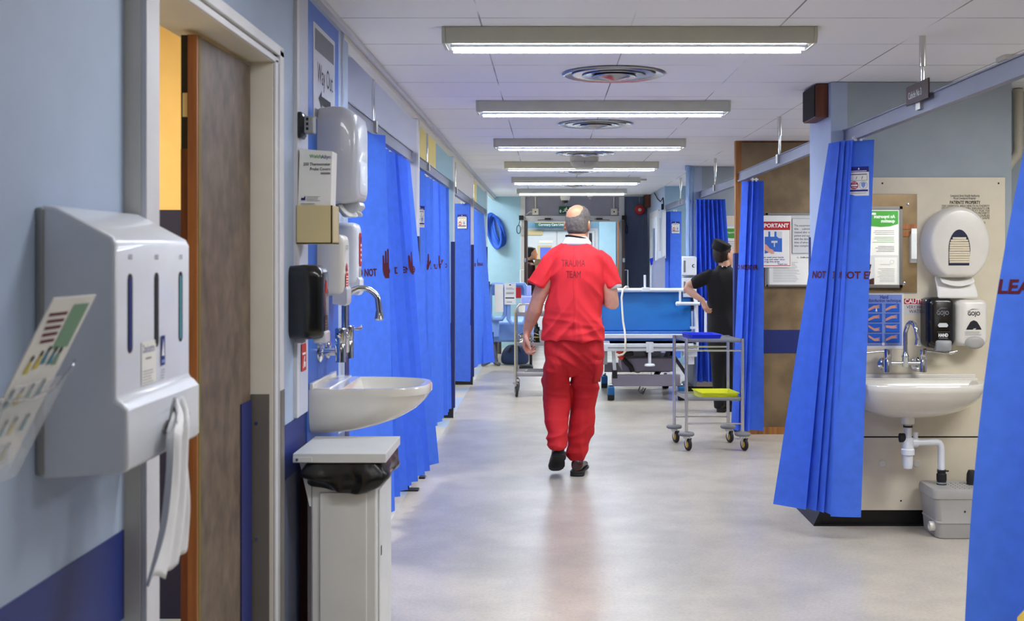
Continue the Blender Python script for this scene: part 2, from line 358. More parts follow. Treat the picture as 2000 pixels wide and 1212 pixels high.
# near left wall with the doorway
DY0, DY1, DZ = 2.425, 3.46, 2.02
b = MB(); b.box(WL-.12, WL, -4, DY0-.04, 0, 2.42, 'wall_blue'); b.box(WL-.12, WL, DY1+.04, 4.95, 0, 2.42, 'wall_blue'); b.box(WL-.12, WL, DY0-.04, DY1+.04, DZ+.04, 2.42, 'wall_blue')
wl = struct('wall_left', b, smooth=0)
b = MB(); b.box(WL, WL+.002, -4, 2.33, .735, .91, 'stripe_blue'); b.box(WL, WL+.002, 3.54, 4.08, .735, .91, 'stripe_blue'); struct('trim_2', b, smooth=0)
b = MB(); b.box(WL, WL+.0015, 3.54, 4.95, 0, .735, 'wall_low'); struct('trim_3', b, smooth=0)
b = MB(); b.box(WL, WL+.006, 4.08, 4.69, .62, 2.345, 'panel_blue'); struct('trim_4', b, smooth=0)
b = MB(); b.box(WL, WL+.010, 3.925, 4.075, .915, 2.345, 'wall_panel'); b.box(WL, WL+.012, 3.89, 3.925, .915, 2.345, 'trim_white'); struct('trim_5', b, smooth=0)
b = MB(); b.box(WL, WL+.004, 4.87, 4.955, .0, 1.50, 'navy'); struct('trim_6', b, smooth=0)
# door frame
b = MB()
XF = -.795
for y0, y1, s in ((2.335, 2.425, 1), (3.46, 3.55, -1)):
    b.box(WL-.12, XF-.012, y0, y1, 0, 2.06, 'trim_cream')
    ya, yb = (y0, y0+.05) if s > 0 else (y1-.05, y1)
    b.box(XF-.012, XF, ya, yb, 0, 2.064, 'trim_white')
    ya, yb = (y0+.058, y1) if s > 0 else (y0, y1-.058)
    b.box(XF-.012, XF-.004, ya, yb, 0, 2.03, 'trim_white')
b.box(WL-.12, XF-.012, 2.335, 3.55, 2.02, 2.06, 'trim_cream'); b.box(XF-.012, XF, 2.335, 3.55, 2.045, 2.075, 'trim_white'); b.box(XF-.012, XF-.004, 2.335, 3.55, 2.02, 2.037, 'trim_white')
b.box(-.935, -.90, 3.435, 3.46, 0, 2.02, 'trim_cream')
dr = struct('trim_door', b, bev=.002)
b = MB(); b.box(-.872, -.818, 3.4565, 3.46, 0, 1.045, 'steel_plate'); b.box(XF, XF+.0015, 3.50, 3.552, 0, 1.05, 'steel_plate'); b.box(-.895, XF+.0015, 3.55, 3.552, .0, 1.05, 'steel_plate')
for z in (.96, .62, .30): b.cyl((-.855, 3.4565, z), (-.855, 3.4545, z), .005, 'chrome', 8)
build('kick_plate', b, dr, smooth=0)
# door leaf, ajar into the side room
hx, hy = -.868, 3.435; fx, fy = -.882, 2.955
dv = Vector((fx-hx, fy-hy, 0)); L = dv.length; dv.normalize(); nv = Vector((dv.y, -dv.x, 0))  # nv away from corridor
if nv.x > 0: nv = -nv
def leaf(s0, s1, t0, t1, z0, z1, m, b):
    p = [Vector((hx,hy,0))+dv*s+nv*t for s, t in ((s0,t0),(s1,t0),(s1,t1),(s0,t1))]
    b.loft([[Vector((q.x,q.y,z0)) for q in p],[Vector((q.x,q.y,z1)) for q in p]], m)
b = MB(); leaf(0, L-.012, 0, .04, .01, 2.005, 'laminate', b)
dl = tag(build('door_4', b, smooth=0), 'half-open grey-brown laminate door leaf in the cream frame on the left', 'door')
dl['kind'] = 'structure'
b = MB(); leaf(L-.012, L, -.001, .022, .01, 2.006, 'timber_mid', b); leaf(L-.03, L-.012, -.002, .0, .01, 2.006, 'olive', b); leaf(L-.004, L-.012, .022, .041, .01, 1.72, 'timber_dark', b); build('edge_lipping', b, dl, smooth=0)
b = MB(); leaf(L-.012, L-.006, .022, .041, 1.72, 2.006, 'black_matt', b); leaf(L-.006, L-.003, .024, .036, 1.80, 1.86, 'plastic_cream', b); build('lock_plate', b, dl, smooth=0)
b = MB(); leaf(.0, .10, -.004, -.001, .02, 1.03, 'navy', b); build('kick_plate', b, dl, smooth=0)
# side room behind the door
b = MB(); b.box(-3.0, -.96, 4.72, 4.78, 0, 2.62, 'wall_cream'); b.box(-3.05, -3.0, .9, 4.78, 0, 2.62, 'wall_cream'); b.box(-3.0, -.96, .85, .9, 0, 2.62, 'wall_cream'); struct('wall_room', b, smooth=0)
b = MB(); b.box(-3.0, -.96, 4.712, 4.72, 0, 1.635, 'navy_dark'); struct('trim_7', b, smooth=0)
b = MB(); b.box(-.968, -.96, .9, 4.72, 0, 2.62, 'wall_cream')
# outer walls of the cubicles, near end
b = MB(); b.box(-4.1, -4.0, 4.78, 18.7, 0, 2.74, 'wall_yellow'); struct('wall_left_outer', b, smooth=0)
b = MB(); b.box(4.6, 4.7, -4, 18.7, 0, 2.42, 'wall_sage'); struct('wall_right_outer', b, smooth=0)
b = MB(); b.box(-.96, 4.7, -4.1, -4.0, 0, 2.42, 'wall_blue'); struct('wall_back', b, smooth=0)
b = MB(); b.box(-4.0, -.84, 4.78, 4.83, 0, 2.74, 'wall_lilac'); b.box(-.96, -.84, 4.83, 4.95, 2.42, 2.74, 'wall_lilac'); struct('wall_bay', b, smooth=0)

# left partitions, end on to the corridor
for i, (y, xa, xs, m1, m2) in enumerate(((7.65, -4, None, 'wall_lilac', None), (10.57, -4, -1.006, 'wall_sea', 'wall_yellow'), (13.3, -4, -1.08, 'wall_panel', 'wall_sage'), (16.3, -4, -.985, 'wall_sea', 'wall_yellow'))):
    b = MB(); t = .06
    x1 = WL-.012
    if xs is None: b.box(xa, x1, y, y+t, .09, 2.74, m1)
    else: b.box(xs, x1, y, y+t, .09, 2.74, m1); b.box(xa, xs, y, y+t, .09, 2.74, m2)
    b.box(x1, WL, y-.004, y+t+.004, 0, 2.345, 'trim_white')
    p = struct('wall_partition', b, smooth=0)
    b = MB(); b.box(xa, x1+.004, y-.008, y+t+.008, 0, .09, 'skirt_black'); struct('baseboard_partition', b, smooth=0)
    b = MB(); b.box(xa, x1, y-.006, y, .67, .85, 'navy'); b.box(WL-.03, WL+.004, y-.009, y+t+.008, .09, 1.58, 'navy'); struct('trim_8', b, smooth=0)
# partition feet
for y in (7.28, 7.69):
    b = MB(); b.box(-.90, -.86, y, y+.03, 0, .11, 'black_matt'); b.box(-.93, -.80, y-.02, y+.05, 0, .012, 'skirt_black'); struct('trim_foot', b, bev=.003)

# end wall with the open double door
YE = 18.6
b = MB(); b.box(-4, -.43, YE, YE+.1, 0, 2.74, 'wall_end'); struct('wall_end', b, smooth=0)
b = MB(); b.box(1.21, 1.70, YE, YE+.1, 0, 2.42, 'wall_dark'); struct('wall_end', b, smooth=0)
b = MB(); b.box(-.36, 1.13, YE+.02, YE+.08, 2.03, 2.45, 'header_grey'); b.box(-.43, 1.21, YE, YE+.1, 2.45, 2.8, 'wall_end'); struct('wall_end', b, smooth=0)
b = MB(); b.box(-.43, -.355, YE-.03, YE+.12, 0, 2.40, 'trim_white'); b.box(1.135, 1.21, YE-.03, YE+.12, 0, 2.40, 'trim_white'); b.box(-.355, 1.135, YE-.04, YE+.12, 1.995, 2.085, 'trim_white')
df = struct('trim_door', b, bev=.004)
for (x0, x1, s) in ((-.357, -.315, -1), (1.115, 1.157, 1)):
    b = MB(); b.box(x0, x1, YE-.85, YE-.04, .01, 1.99, 'door_brown')
    xx = x1 if s > 0 else x0
    d = tag(struct('door_5', b, bev=.002), ('left' if s < 0 else 'right') + ' dark brown leaf of the double door at the corridor end, folded back', 'door')
    b = MB(); b.tube([(xx, YE-.75, 1.24), (xx+s*.055, YE-.75, 1.24), (xx+s*.055, YE-.75, .97), (xx, YE-.75, .97)], .008, 'ink_white', 8); build('pull_handle', b, d)
    b = MB(); b.box(xx-.004 if s<0 else xx-.03, xx+.03 if s<0 else xx+.004, YE-.856, YE-.80, 1.36, 1.42, 'steel'); build('lock_case', b, d)
# lobby beyond
b = MB(); b.box(-1.6, 2.4, 23.0, 23.1, 0, 2.75, 'wall_end'); struct('wall_lobby', b, smooth=0)
b = MB(); b.box(-1.7, -1.6, 18.7, 23.1, 0, 2.75, 'wall_end'); b.box(2.3, 2.4, 18.7, 23.1, 0, 2.75, 'wall_end'); struct('wall_lobby', b, smooth=0)
b = MB(); 
b.box(-.62, .98, 22.93, 23.0, 0, 1.99, 'trim_white')
for x0, x1 in ((-.56, .165), (.185, .91)): b.box(x0, x1, 22.90, 22.93, .02, 1.94, 'door_white')
b.box(-.20, .16-.08, 22.892, 22.90, .95, 1.66, 'plastic_cream')
b.box(-.15, .06, 22.888, 22.892, .98, 1.62, 'blind_blue')
b.box(.80, .86, 22.892, 22.90, .95, 1.9, 'skirt_black')
d = struct('door_1', b, bev=.003)
b = MB(); b.box(-.56, -.10, 22.86, 22.90, 1.86, 1.95, 'plastic_cream'); build('door_closer', b, d, bev=.004)
b = MB(); b.box(-.17, .10, 22.885, 22.892, 1.70, 1.76, 'paper'); build('notice_strip', b, d)
b = MB(); b.box(1.30, 1.36, 22.0, 22.2, 0, 2.1, 'timber_mid'); b.box(1.36, 1.75, 22.02, 22.08, 0, 2.05, 'plastic_cream'); b.box(1.52, 1.60, 22.0, 22.02, 1.0, 1.7, 'skirt_black'); struct('door_2', b, bev=.004)
b = MB(); b.box(.98, 1.30, 22.5, 23.0, 0, 2.7, 'wall_end'); struct('wall_lobby', b, smooth=0)

# right side: sink block, partition, further sink block
def sinkblock(y, back, x0, x1, panel_x0, panel_x1):
    b = MB(); b.box(x0, x1, y, back, .085, CEIL-.003, 'wall_sage'); b.box(x0-.004, x0, y-.0005, back, .085, CEIL-.003, 'wall_blue'); b.box(x0-.002, x0+.085, y-.004, y, .085, CEIL-.003, 'wall_blue'); struct('wall_right', b, smooth=0)
    b = MB(); b.box(x0-.055, x1, y+.01, back+.03, 0, .085, 'skirt_black'); b.loft([[(x0-.10,y-.01,0),(x0-.055,y+.01,.085),(x0-.05,y+.01,0)],[(x0-.10,back+.04,0),(x0-.055,back+.03,.085),(x0-.05,back+.03,0)]], 'skirt_black'); b.box(x0-.1, x1, y-.02, y+.01, 0, .006, 'skirt_black'); struct('baseboard_right', b, smooth=0)
    b = MB(); b.box(panel_x0, panel_x1, y-.014, y-.004, .482, 1.873, 'panel_cream'); b.box(panel_x0, panel_x1, y-.014, y-.004, .085, .474, 'panel_cream'); b.box(panel_x0, panel_x1, y-.010, y-.004, .47, .49, 'dark_gap')
    for z, xx in ((1.842, 1.80), (1.842, 2.425), (.135, 1.90), (1.29, 2.435)): b.lathe((xx+(x0-1.53), y-.014, z), [(.005, 0), (.004, .003)], 'black_matt', (0,-1,0), 10)
    for xx in (1.80, 1.985): b.lathe((xx+(x0-1.53), y-.014, .335), [(.02, 0), (.018, .004)], 'ceramic', (0,-1,0), 20)
    struct('trim_9', b, smooth=30)
sinkblock(6.35, 6.86, 1.53, 2.50, 1.56, 2.46)
sinkblock(12.35, 12.86, 1.53, 2.50, 1.56, 2.46)
b = MB(); b.box(1.522, 1.545, 6.835, 6.875, .085, 1.56, 'navy'); struct('trim_10', b)
b = MB(); b.box(2.50, 4.6, 6.70, 6.76, 0, CEIL, 'wall_sage'); struct('wall_right', b, smooth=0)
b = MB(); b.box(2.50, 4.6, 12.6, 12.66, 0, CEIL, 'wall_sage'); struct('wall_right', b, smooth=0)
def lampart(y0, y1, x0, name='wall_right'):
    b = MB(); b.box(x0+.05, 4.6, y0, y1, .06, CEIL, 'laminate_board'); b.box(x0, x0+.05, y0-.004, y1+.004, 0, CEIL, 'timber'); b.box(x0+.05, 4.6, y0-.008, y1+.008, 0, .06, 'timber'); b.box(x0+.05, 4.6, y0-.004, y1+.004, CEIL-.015, CEIL, 'timber_dark')
    b.box(x0+.05, 4.6, y0-.003, y0, .66, .85, 'navy'); b.box(x0+.05, 4.6, y1, y1+.004, 1.60, 1.64, 'timber_mid'); b.box(x0+.05, 4.6, y1, y1+.004, 1.655, 1.695, 'timber_mid')
    struct(name, b, smooth=0)
    b = MB(); b.box(x0-.012, x0+.03, y0-.012, y1+.012, .02, 1.475, 'navy'); struct('trim_11', b, bev=.004)
lampart(9.6, 9.66, 1.53); lampart(3.62, 3.68, 1.64)
# far right bay and side wall
b = MB(); b.box(1.57, 4.6, 15.8, 15.86, 0, CEIL, 'wall_sea'); struct('wall_right', b, smooth=0)
b = MB(); b.box(1.57, 1.63, 15.86, 18.6, 0, CEIL, 'wall_blue'); struct('wall_right', b, smooth=0)
b = MB(); b.box(1.535, 1.57, 16.4, 17.75, 0, 2.10, 'trim_white'); b.box(1.525, 1.54, 16.52, 17.62, .05, 2.0, 'door_white'); d = struct('door_3', b, bev=.003)
b = MB(); b.box(1.518, 1.526, 16.75, 17.05, 1.15, 1.85, 'wall_low'); build('pane', b, d)
# ------------------------------------------------------------------ ceiling fittings
LIGHT_Y = [4.91, 7.2, 9.5, 11.8, 14.1, 16.5]
def light_fitting(x, y, label):
    t = thing('ceiling_light', (x, y, CEIL), label, 'ceiling light', 'corridor ceiling lights')
    b = MB(); L = .755
    sec = [(-.095, 0), (.095, 0), (.095, -.035), (.080, -.066), (-.080, -.066), (-.095, -.035)]
    b.loft([[(x-L, y+p, CEIL-.001+q) for p, q in sec], [(x+L, y+p, CEIL-.001+q) for p, q in sec]], 'light_body')
    for s in (-1, 1):
        xx = x+s*L; b.loft([[(xx, y+p*1.04, CEIL-.001+q*1.04) for p, q in sec], [(xx+s*.015, y+p*1.0, CEIL-.001+q*1.0) for p, q in sec]], 'light_body')
    build('housing', b, t, bev=.002)
    b = MB(); z = CEIL-.069
    b.box(x-L+.03, x+L-.03, y-.070, y+.070, z, z+.001, 'lamp_louvre'); build('lamp_tube', b, t, smooth=0)
    b = MB()
    for k in range(27):
        xx = x-L+.05+k*(2*L-.1)/26; b.box(xx-.0012, xx+.0012, y-.068, y+.068, z-.012, z-.001, 'lamp_white')
    for yy in (-.072, -.0015, .069): b.box(x-L+.02, x+L-.02, y+yy, y+yy+.003, z-.013, z, 'lamp_white')
    build('louvre', b, t, smooth=0)
    return t
for y, n in zip(LIGHT_Y, ('nearest, largest of the fluorescent ceiling lights', 'second fluorescent ceiling light along the corridor, behind the first round vent', 'third fluorescent ceiling light, just ahead of the white oblong emergency unit', 'fourth fluorescent ceiling light, its middle behind the white oblong emergency unit', 'fifth fluorescent ceiling light along the corridor', 'farthest fluorescent ceiling light, closest to the double door')):
    light_fitting(.335, y, n)
def diffuser(x, y, label):
    t = thing('ceiling_vent', (x, y, CEIL), label, 'air vent', 'round ceiling air vents')
    b = MB(); b.lathe((x, y, CEIL), [(.262, 0), (.268, -.006), (.255, -.012), (.20, .0+.002)], 'diff_steel', n=40, caps=False); build('rim', b, t)
    b = MB(); b.lathe((x, y, CEIL), [(.245, -.001), (.245, -.002), (.001, -.002)], 'dark_gap', n=32); build('duct_opening', b, t)
    for r, h in ((.215, -.006), (.165, -.012), (.118, -.018)):
        b = MB(); b.lathe((x, y, CEIL), [(r-.055, -.002+h*.2), (r, h), (r-.004, h-.004), (r-.055, h*.3-.008)], 'diff_steel', n=40, caps=False); build('cone_ring', b, t)
    b = MB(); b.lathe((x, y, CEIL), [(.085, -.016), (.078, -.02), (.03, -.033), (.001, -.040)], 'diff_steel', n=32); build('centre_cone', b, t)
for y, n in zip((6.06, 8.35, 10.75, 13.0, 15.5), ('nearest round metal ceiling vent, with a red reflection in its cone', 'second round metal ceiling vent, between the second and third lights', 'third round metal ceiling vent, above the white oblong emergency unit', 'fourth round metal ceiling vent, between the fourth and fifth lights', 'farthest round metal ceiling vent, between the last two lights')):
    diffuser(.34, y, n)
def oval_unit():
    x, y = .345, 11.15
    t = thing('emergency_light', (x, y, CEIL), 'white oblong emergency light unit hanging under the ceiling before the fourth corridor light', 'emergency light')
    b = MB(); b.loft([[(x+p, y+q, z) for p, q in rrect(w, d, .05, 5)] for z, w, d in ((CEIL, .27, .16), (CEIL-.035, .27, .16), (CEIL-.075, .25, .15), (CEIL-.11, .19, .10))], 'light_body'); build('body', b, t)
    b = MB(); b.box(x-.13, x+.13, y-.082, y-.080, CEIL-.052, CEIL-.048, 'plastic_grey'); b.box(x-.004, x+.004, y-.082, y-.07, CEIL-.07, CEIL-.04, 'plastic_grey'); build('seam', b, t)
oval_unit()
def ceil_dev(x, y, r, h, label, name, cat, dark=False):
    t = thing(name, (x, y, CEIL), label, cat)
    b = MB(); b.lathe((x, y, CEIL), [(r, 0), (r, -h*.6), (r*.8, -h), (r*.3, -h*1.02)], 'plastic_warm', n=24); build('body', b, t)
    b = MB(); b.lathe((x, y, CEIL-h), [(r*.62, 0), (r*.5, -h*.35), (r*.1, -h*.5)], 'smoke_black' if dark else 'plastic_grey', n=20); build('lens', b, t)
ceil_dev(.255, 17.3, .075, .12, 'dome camera with a dark lens under the ceiling before the double door', 'dome_camera', 'camera', True)
ceil_dev(.62, 17.3, .045, .07, 'small white smoke detector under the ceiling right of the dome camera', 'smoke_detector', 'smoke detector')
b = MB(); b.box(1.02, 1.20, 14.3, 14.4, CEIL-.02, CEIL, 'light_body'); solo('ceiling_sensor', b, 'small flat cream unit on the ceiling right of the fifth light', 'sensor')
# slim bay light, top right
t = thing('bay_ceiling_light', (2.5, 5.5, CEIL), 'slim steel-edged ceiling light above the sink cubicle, at the top right', 'ceiling light')
b = MB(); b.box(2.13, 3.3, 5.48, 5.60, CEIL-.022, CEIL-.001, 'steel'); build('housing', b, t)
b = MB(); b.box(2.20, 3.25, 5.50, 5.58, CEIL-.026, CEIL-.022, 'lamp_white'); build('diffuser', b, t)

# ------------------------------------------------------------------ curtain rails
def rail(x0, y0, x1, y1, hang, label, z=2.055, zt=None, ztop=CEIL):
    zt = zt or z+.075
    t = thing('curtain_rail', (x0, y0, z), label, 'curtain rail', 'curtain rails')
    d = Vector((x1-x0, y1-y0, 0)).normalized(); n = Vector((d.y, -d.x, 0))
    b = MB()
    for a0, a1, q0, q1 in ((-.006, .006, z, zt), (-.016, -.006, z, z+.014), (.006, .016, z, z+.014), (-.012, .012, zt-.006, zt)):
        b.loft([[(x+n.x*a, y+n.y*a, q) for a, q in ((a0,q0),(a1,q0),(a1,q1),(a0,q1))] for x, y in ((x0,y0),(x1,y1))], 'rail_alu')
    build('track', b, t, smooth=0)
    for y in hang:
        k = (y-y0)/(y1-y0); x = x0+(x1-x0)*k
        b = MB(); b.cyl((x, y, zt-.01), (x, y, ztop), .0085, 'chrome', 12); h = build('hanger_rod', b, t)
        b = MB(); b.cyl((x, y, ztop-.13 if ztop == CEIL else ztop-.2), (x, y, ztop), .014, 'steel', 12); build('socket', b, h)
        b = MB(); b.box(x-.02, x+.02, y-.03, y+.03, zt-.055, zt+.004, 'steel_sheet'); build('clamp', b, h)
    return t
rail(-.885, 4.97, -.885, 7.64, (5.97,), 'grey curtain rail over the nearest left cubicle', ztop=BAYC)
rail(-.885, 7.72, -.885, 10.56, (8.62,), 'grey curtain rail over the second left cubicle, under the yellow wall', ztop=BAYC)
rail(-.885, 10.64, -.885, 13.29, (11.25,), 'grey curtain rail over the third left cubicle', z=2.03, ztop=BAYC)
rail(-.885, 13.37, -.885, 16.29, (14.0,), 'grey curtain rail over the farthest left cubicle', z=2.03, ztop=BAYC)
r1 = rail(1.60, 3.69, 1.60, 6.345, (5.03,), 'grey curtain rail with a brown cubicle sign, at the top right')
rail(1.56, 6.88, 1.56, 9.59, (7.93,), 'grey curtain rail ending at the brown panelled partition on the right')
rail(1.62, 9.67, 1.60, 12.34, (11.3,), 'grey curtain rail above the person in black')
rail(1.60, 12.88, 1.58, 15.79, (14.1,), 'farthest right curtain rail, behind the vertical blue pipes')
# letters run towards the viewer's right, i.e. towards decreasing distance
b = MB(); S = Sheet(b, (1.576, 5.16, 2.105), (0,-1,0), (0,0,1), (-1,0,0), .30, .082)
S.base('door_brown', .006); S.text(.03, .025, .042, 'Cubicle No 3', 'paper_grey', fit=.18)
solo('cubicle_sign', b, 'small brown sign reading Cubicle No 3 hanging on the top right rail', 'sign', smooth=0)

# ------------------------------------------------------------------ pleated curtains
class Cloth:
    bulge = 0.0
    def __init__(s, top, bot, zt=2.045, zb=.13, zbs=None):
        s.t = [Vector((*p,0)) for p in top]; s.b = [Vector((*p,0)) for p in bot]; s.zt = zt; s.zb = zb; s.zbs = zbs or [zb]*len(top)
        s.u = [0]
        for i in range(1, len(s.t)): s.u.append(s.u[-1] + ((s.t[i]-s.t[i-1]).length+(s.b[i]-s.b[i-1]).length)/2)
    def at(s, i, k, v):
        """segment i, fraction k along it, v = 0 at the hem, 1 at the top"""
        a = s.b[i].lerp(s.t[i], v); c = s.b[i+1].lerp(s.t[i+1], v)
        q = a.lerp(c, k); q.x -= s.bulge*math.sin(PI*v); z0 = s.zbs[i]*(1-k)+s.zbs[i+1]*k
        return Vector((q.x, q.y, z0+(s.zt-z0)*v))
def zigzag(p0, p1, n, inner, vary=0):
    """n pleats between p0 and p1; inner = offset of the inner fold"""
    o = []
    for i in range(n*2+1):
        k = i/(n*2); x = p0[0]+(p1[0]-p0[0])*k; y = p0[1]+(p1[1]-p0[1])*k
        if i % 2: x -= inner[0]*random.uniform(.6,1.1); y += inner[1]
        else: x += vary*random.uniform(-.004,.012)
        if 0 < i < n*2: y += vary*random.uniform(-.5,.5)*abs(p1[1]-p0[1])/(n*2)
        o.append((x, y))
    return o
def curtain(c, label, words=None, u0=0.0, rep=1, zc=1.36, size=.052, hand=.12, gap=.62, cards=(), placed=None, group='blue disposable curtains', nv=14, wav=.004, hooks=()):
    t = thing('cubicle_curtain', (c.b[0].x, c.b[0].y, c.zb), label, 'curtain', group)
    vs, fs = [], []; n = len(c.t); sub = 3
    cols = [(i, k/sub) for i in range(n-1) for k in range(sub)] + [(n-2, 1.0)]
    for j in range(nv+1):
        v = j/nv
        for (i, k) in cols:
            p = c.at(i, k, v); w = wav*math.sin(v*9+i*1.7)*math.sin(k*PI)
            d = (c.t[i+1]-c.t[i]); d = Vector((d.y, -d.x, 0)).normalized() if d.length > 1e-6 else Vector((1,0,0))
            vs.append(p + d*w*(1.2-v))
    m = len(cols)
    for j in range(nv):
        for i in range(m-1): fs.append((j*m+i, j*m+i+1, (j+1)*m+i+1, (j+1)*m+i))
    b = MB(); b.add(vs, fs, 'curtain_blue'); cl = build('drape', b, t, smooth=25, recalc=False)
    if words or placed:
        b = MB()
        items = []
        for uu, ww in (placed or ()): vs2, fs2, wd = text2d(ww, .028); items.append(([(uu+x*size, y*size) for x, y in vs2], fs2))
        u = u0; wl_ = [words] if isinstance(words, str) else words
        for r in range(rep if words else 0):
            vs2, fs2, wd = text2d(wl_[r % len(wl_)], .028); items.append(([(u+x*size, y*size) for x, y in vs2], fs2)); u += wd*size + .05
            h = [(u+hand*.4+x, y-.012) for x, y in hand_poly(hand)]; items.append((h, [tuple(range(len(h)))])); u += hand*.85+.05
            if u > c.u[-1]: break
        H = c.zt-c.zb
        for pts, faces in items:
            bm = bmesh.new(); bv = [bm.verts.new((x, y, 0)) for x, y in pts]
            for f in faces:
                try: bm.faces.new([bv[i] for i in f])
                except ValueError: pass
            bm.normal_update(); bmesh.ops.triangulate(bm, faces=bm.faces[:], ngon_method='EAR_CLIP')
            for q in c.u[1:-1]:
                bmesh.ops.bisect_plane(bm, geom=bm.verts[:]+bm.edges[:]+bm.faces[:], plane_co=(q,0,0), plane_no=(1,0,0))
            for f in bm.faces:
                cx = f.calc_center_median().x
                if cx < 0 or cx > c.u[-1]: continue
                i = max(j for j in range(len(c.u)-1) if c.u[j] <= cx)
                L = c.u[i+1]-c.u[i]
                ps = []
                for v in f.verts:
                    k = (v.co.x-c.u[i])/L; vv = (zc+v.co.y-c.zbs[i])/(c.zt-c.zbs[i])
                    p = c.at(i, k, vv); w = wav*math.sin(vv*9+i*1.7)*math.sin(k*PI)
                    d = (c.t[i+1]-c.t[i]); d = Vector((d.y, -d.x, 0)).normalized(); ps.append((p + d*w*(1.2-vv), d))
                for s_ in (-1, 1): b.poly([p+d*.0022*s_ for p, d in ps], 'ink_maroon')
            bm.free()
        if b.v: build('printed_lettering', b, t, smooth=0, recalc=False)
    for (i, k, zz, side) in cards:
        p = c.at(i, k, (zz-c.zb)/(c.zt-c.zb)); p2 = c.at(i, min(1, k+.2), (zz-c.zb)/(c.zt-c.zb)); U = (p2-p).normalized(); N = Vector((U.y, -U.x, 0))*side
        if side < 0: U = -U
        b = MB(); S = Sheet(b, p - U*.052 + N*.012 - Vector((0,0,.15)), U, (0,0,1), N, .105, .15); S.base('paper', .001)
        S.rect(0, .122, .105, .15, 'ink_navy'); S.poly([(.047,.135),(.052,.146),(.057,.135)], 'ink_white'); S.rect(.012,.126,.093,.129,'ink_white')
        S.rect(.010, .108, .095, .112, 'ink'); S.rect(.008, .078, .097, .080, 'ink_grey'); S.rect(.008,.106,.010,.078,'ink_grey'); S.rect(.095,.106,.097,.078,'ink_grey')
        for q in (.036, .066): S.poly([(q,.085),(q+.003,.085),(q+.008,.10),(q+.005,.10)], 'ink')
        S.disc(.029, .054, .021, 'ink_red'); S.rect(.012, .050, .046, .058, 'ink_white'); S.text(.029, .063, .010, 'STOP', 'ink_white', 'c'); S.text(.029, .039, .009, 'THINK', 'ink_white', 'c')
        S.disc(.076, .054, .021, 'ink_grey'); S.disc(.076, .054, .0195, 'paper'); S.poly([(.064,.066),(.076,.070),(.088,.066),(.086,.05),(.076,.038),(.066,.05)], 'poster_blue')
        S.rect(.005, .022, .10, .031, 'ink_navy'); S.rect(.01, .012, .09, .014, 'ink_grey')
        part_label(build('date_card', b, t, smooth=0), 'white and navy card with a red stop disc')
    for (x, y) in hooks:
        b = MB(); b.box(x-.030, x+.030, y-.008, y+.008, c.zt+.006, c.zt+.014, 'plastic_white'); b.box(x-.020, x-.008, y-.006, y+.006, c.zt-.006, c.zt+.022, 'plastic_white'); b.box(x+.008, x+.020, y-.006, y+.006, c.zt-.006, c.zt+.022, 'plastic_white'); build('glider', b, t)
    return t
TXTLINE = 'PLEASE DO NOT ENTER'
# left, nearest: a flat panel, then tight pleats that splay at the hem
top = [(-.965,5.60),(-.800,5.80)] + zigzag((-.90,5.88),(-.86,7.35), 9, (.10,.0), 1)[1:]
bot = [(-.955,5.66),(-.800,6.16)] + zigzag((-.86,6.24),(-.70,7.60), 9, (.08,.0), 1)[1:]
bot = bot[:-4] + [(-.80,7.28),(-.745,7.33),(-.79,7.42),(-.70,7.58)]
curtain(Cloth(top, bot, zb=.12), 'wide blue pleated curtain behind the left washbasin, printed DO NOT in maroon', ['DO NOT', 'ENTER', 'PLEASE DO'], .062, 12, zc=1.352, hand=.15)
top = [(-1.0,8.02),(-.862,8.25)] + zigzag((-.905,8.3),(-.87,10.25), 10, (.09,0), 1)[1:]
bot = [(-1.0,8.05),(-.86,8.30)] + zigzag((-.90,8.36),(-.845,10.35), 10, (.09,0), 1)[1:]
curtain(Cloth(top, bot, zb=.11), 'blue pleated curtain of the second left cubicle, with a card at its near edge', ['ENTER', 'PLEASE DO'], .30, 10, zc=1.352, hand=.15, cards=((0,.72,1.80,1),))
zz = [(-1.02,12.78),(-.845,12.72),(-1.0,12.80),(-.85,12.84),(-1.0,12.90),(-.85,12.95),(-.99,13.02),(-.86,13.08)]
zb = [(-1.03,12.74),(-.835,12.68),(-1.0,12.77),(-.84,12.82),(-1.0,12.88),(-.85,12.93),(-1.0,13.0),(-.86,13.08)]
curtain(Cloth(zz, zb, zt=2.02, zb=.10), 'narrow bunched blue curtain with a card, third along the left side', cards=((0,.55,1.90,1),), hooks=((-.92,12.72),))
top = [(-.90,13.7),(-.862,13.85)] + zigzag((-.895,14.0),(-.87,16.0), 7, (.05,0))[1:]
bot = [(-.90,13.8),(-.845,14.25)] + zigzag((-.87,14.3),(-.72,15.0), 7, (.06,0))[1:]
bot[-3:] = [(-.80,14.55),(-.74,14.75),(-.665,14.75)]
curtain(Cloth(top, bot, zt=2.02, zb=.12), 'farthest left blue curtain, its hem spreading towards the corridor', 'ENTER  PLEASE DO NOT', .2, 2, zc=1.33)
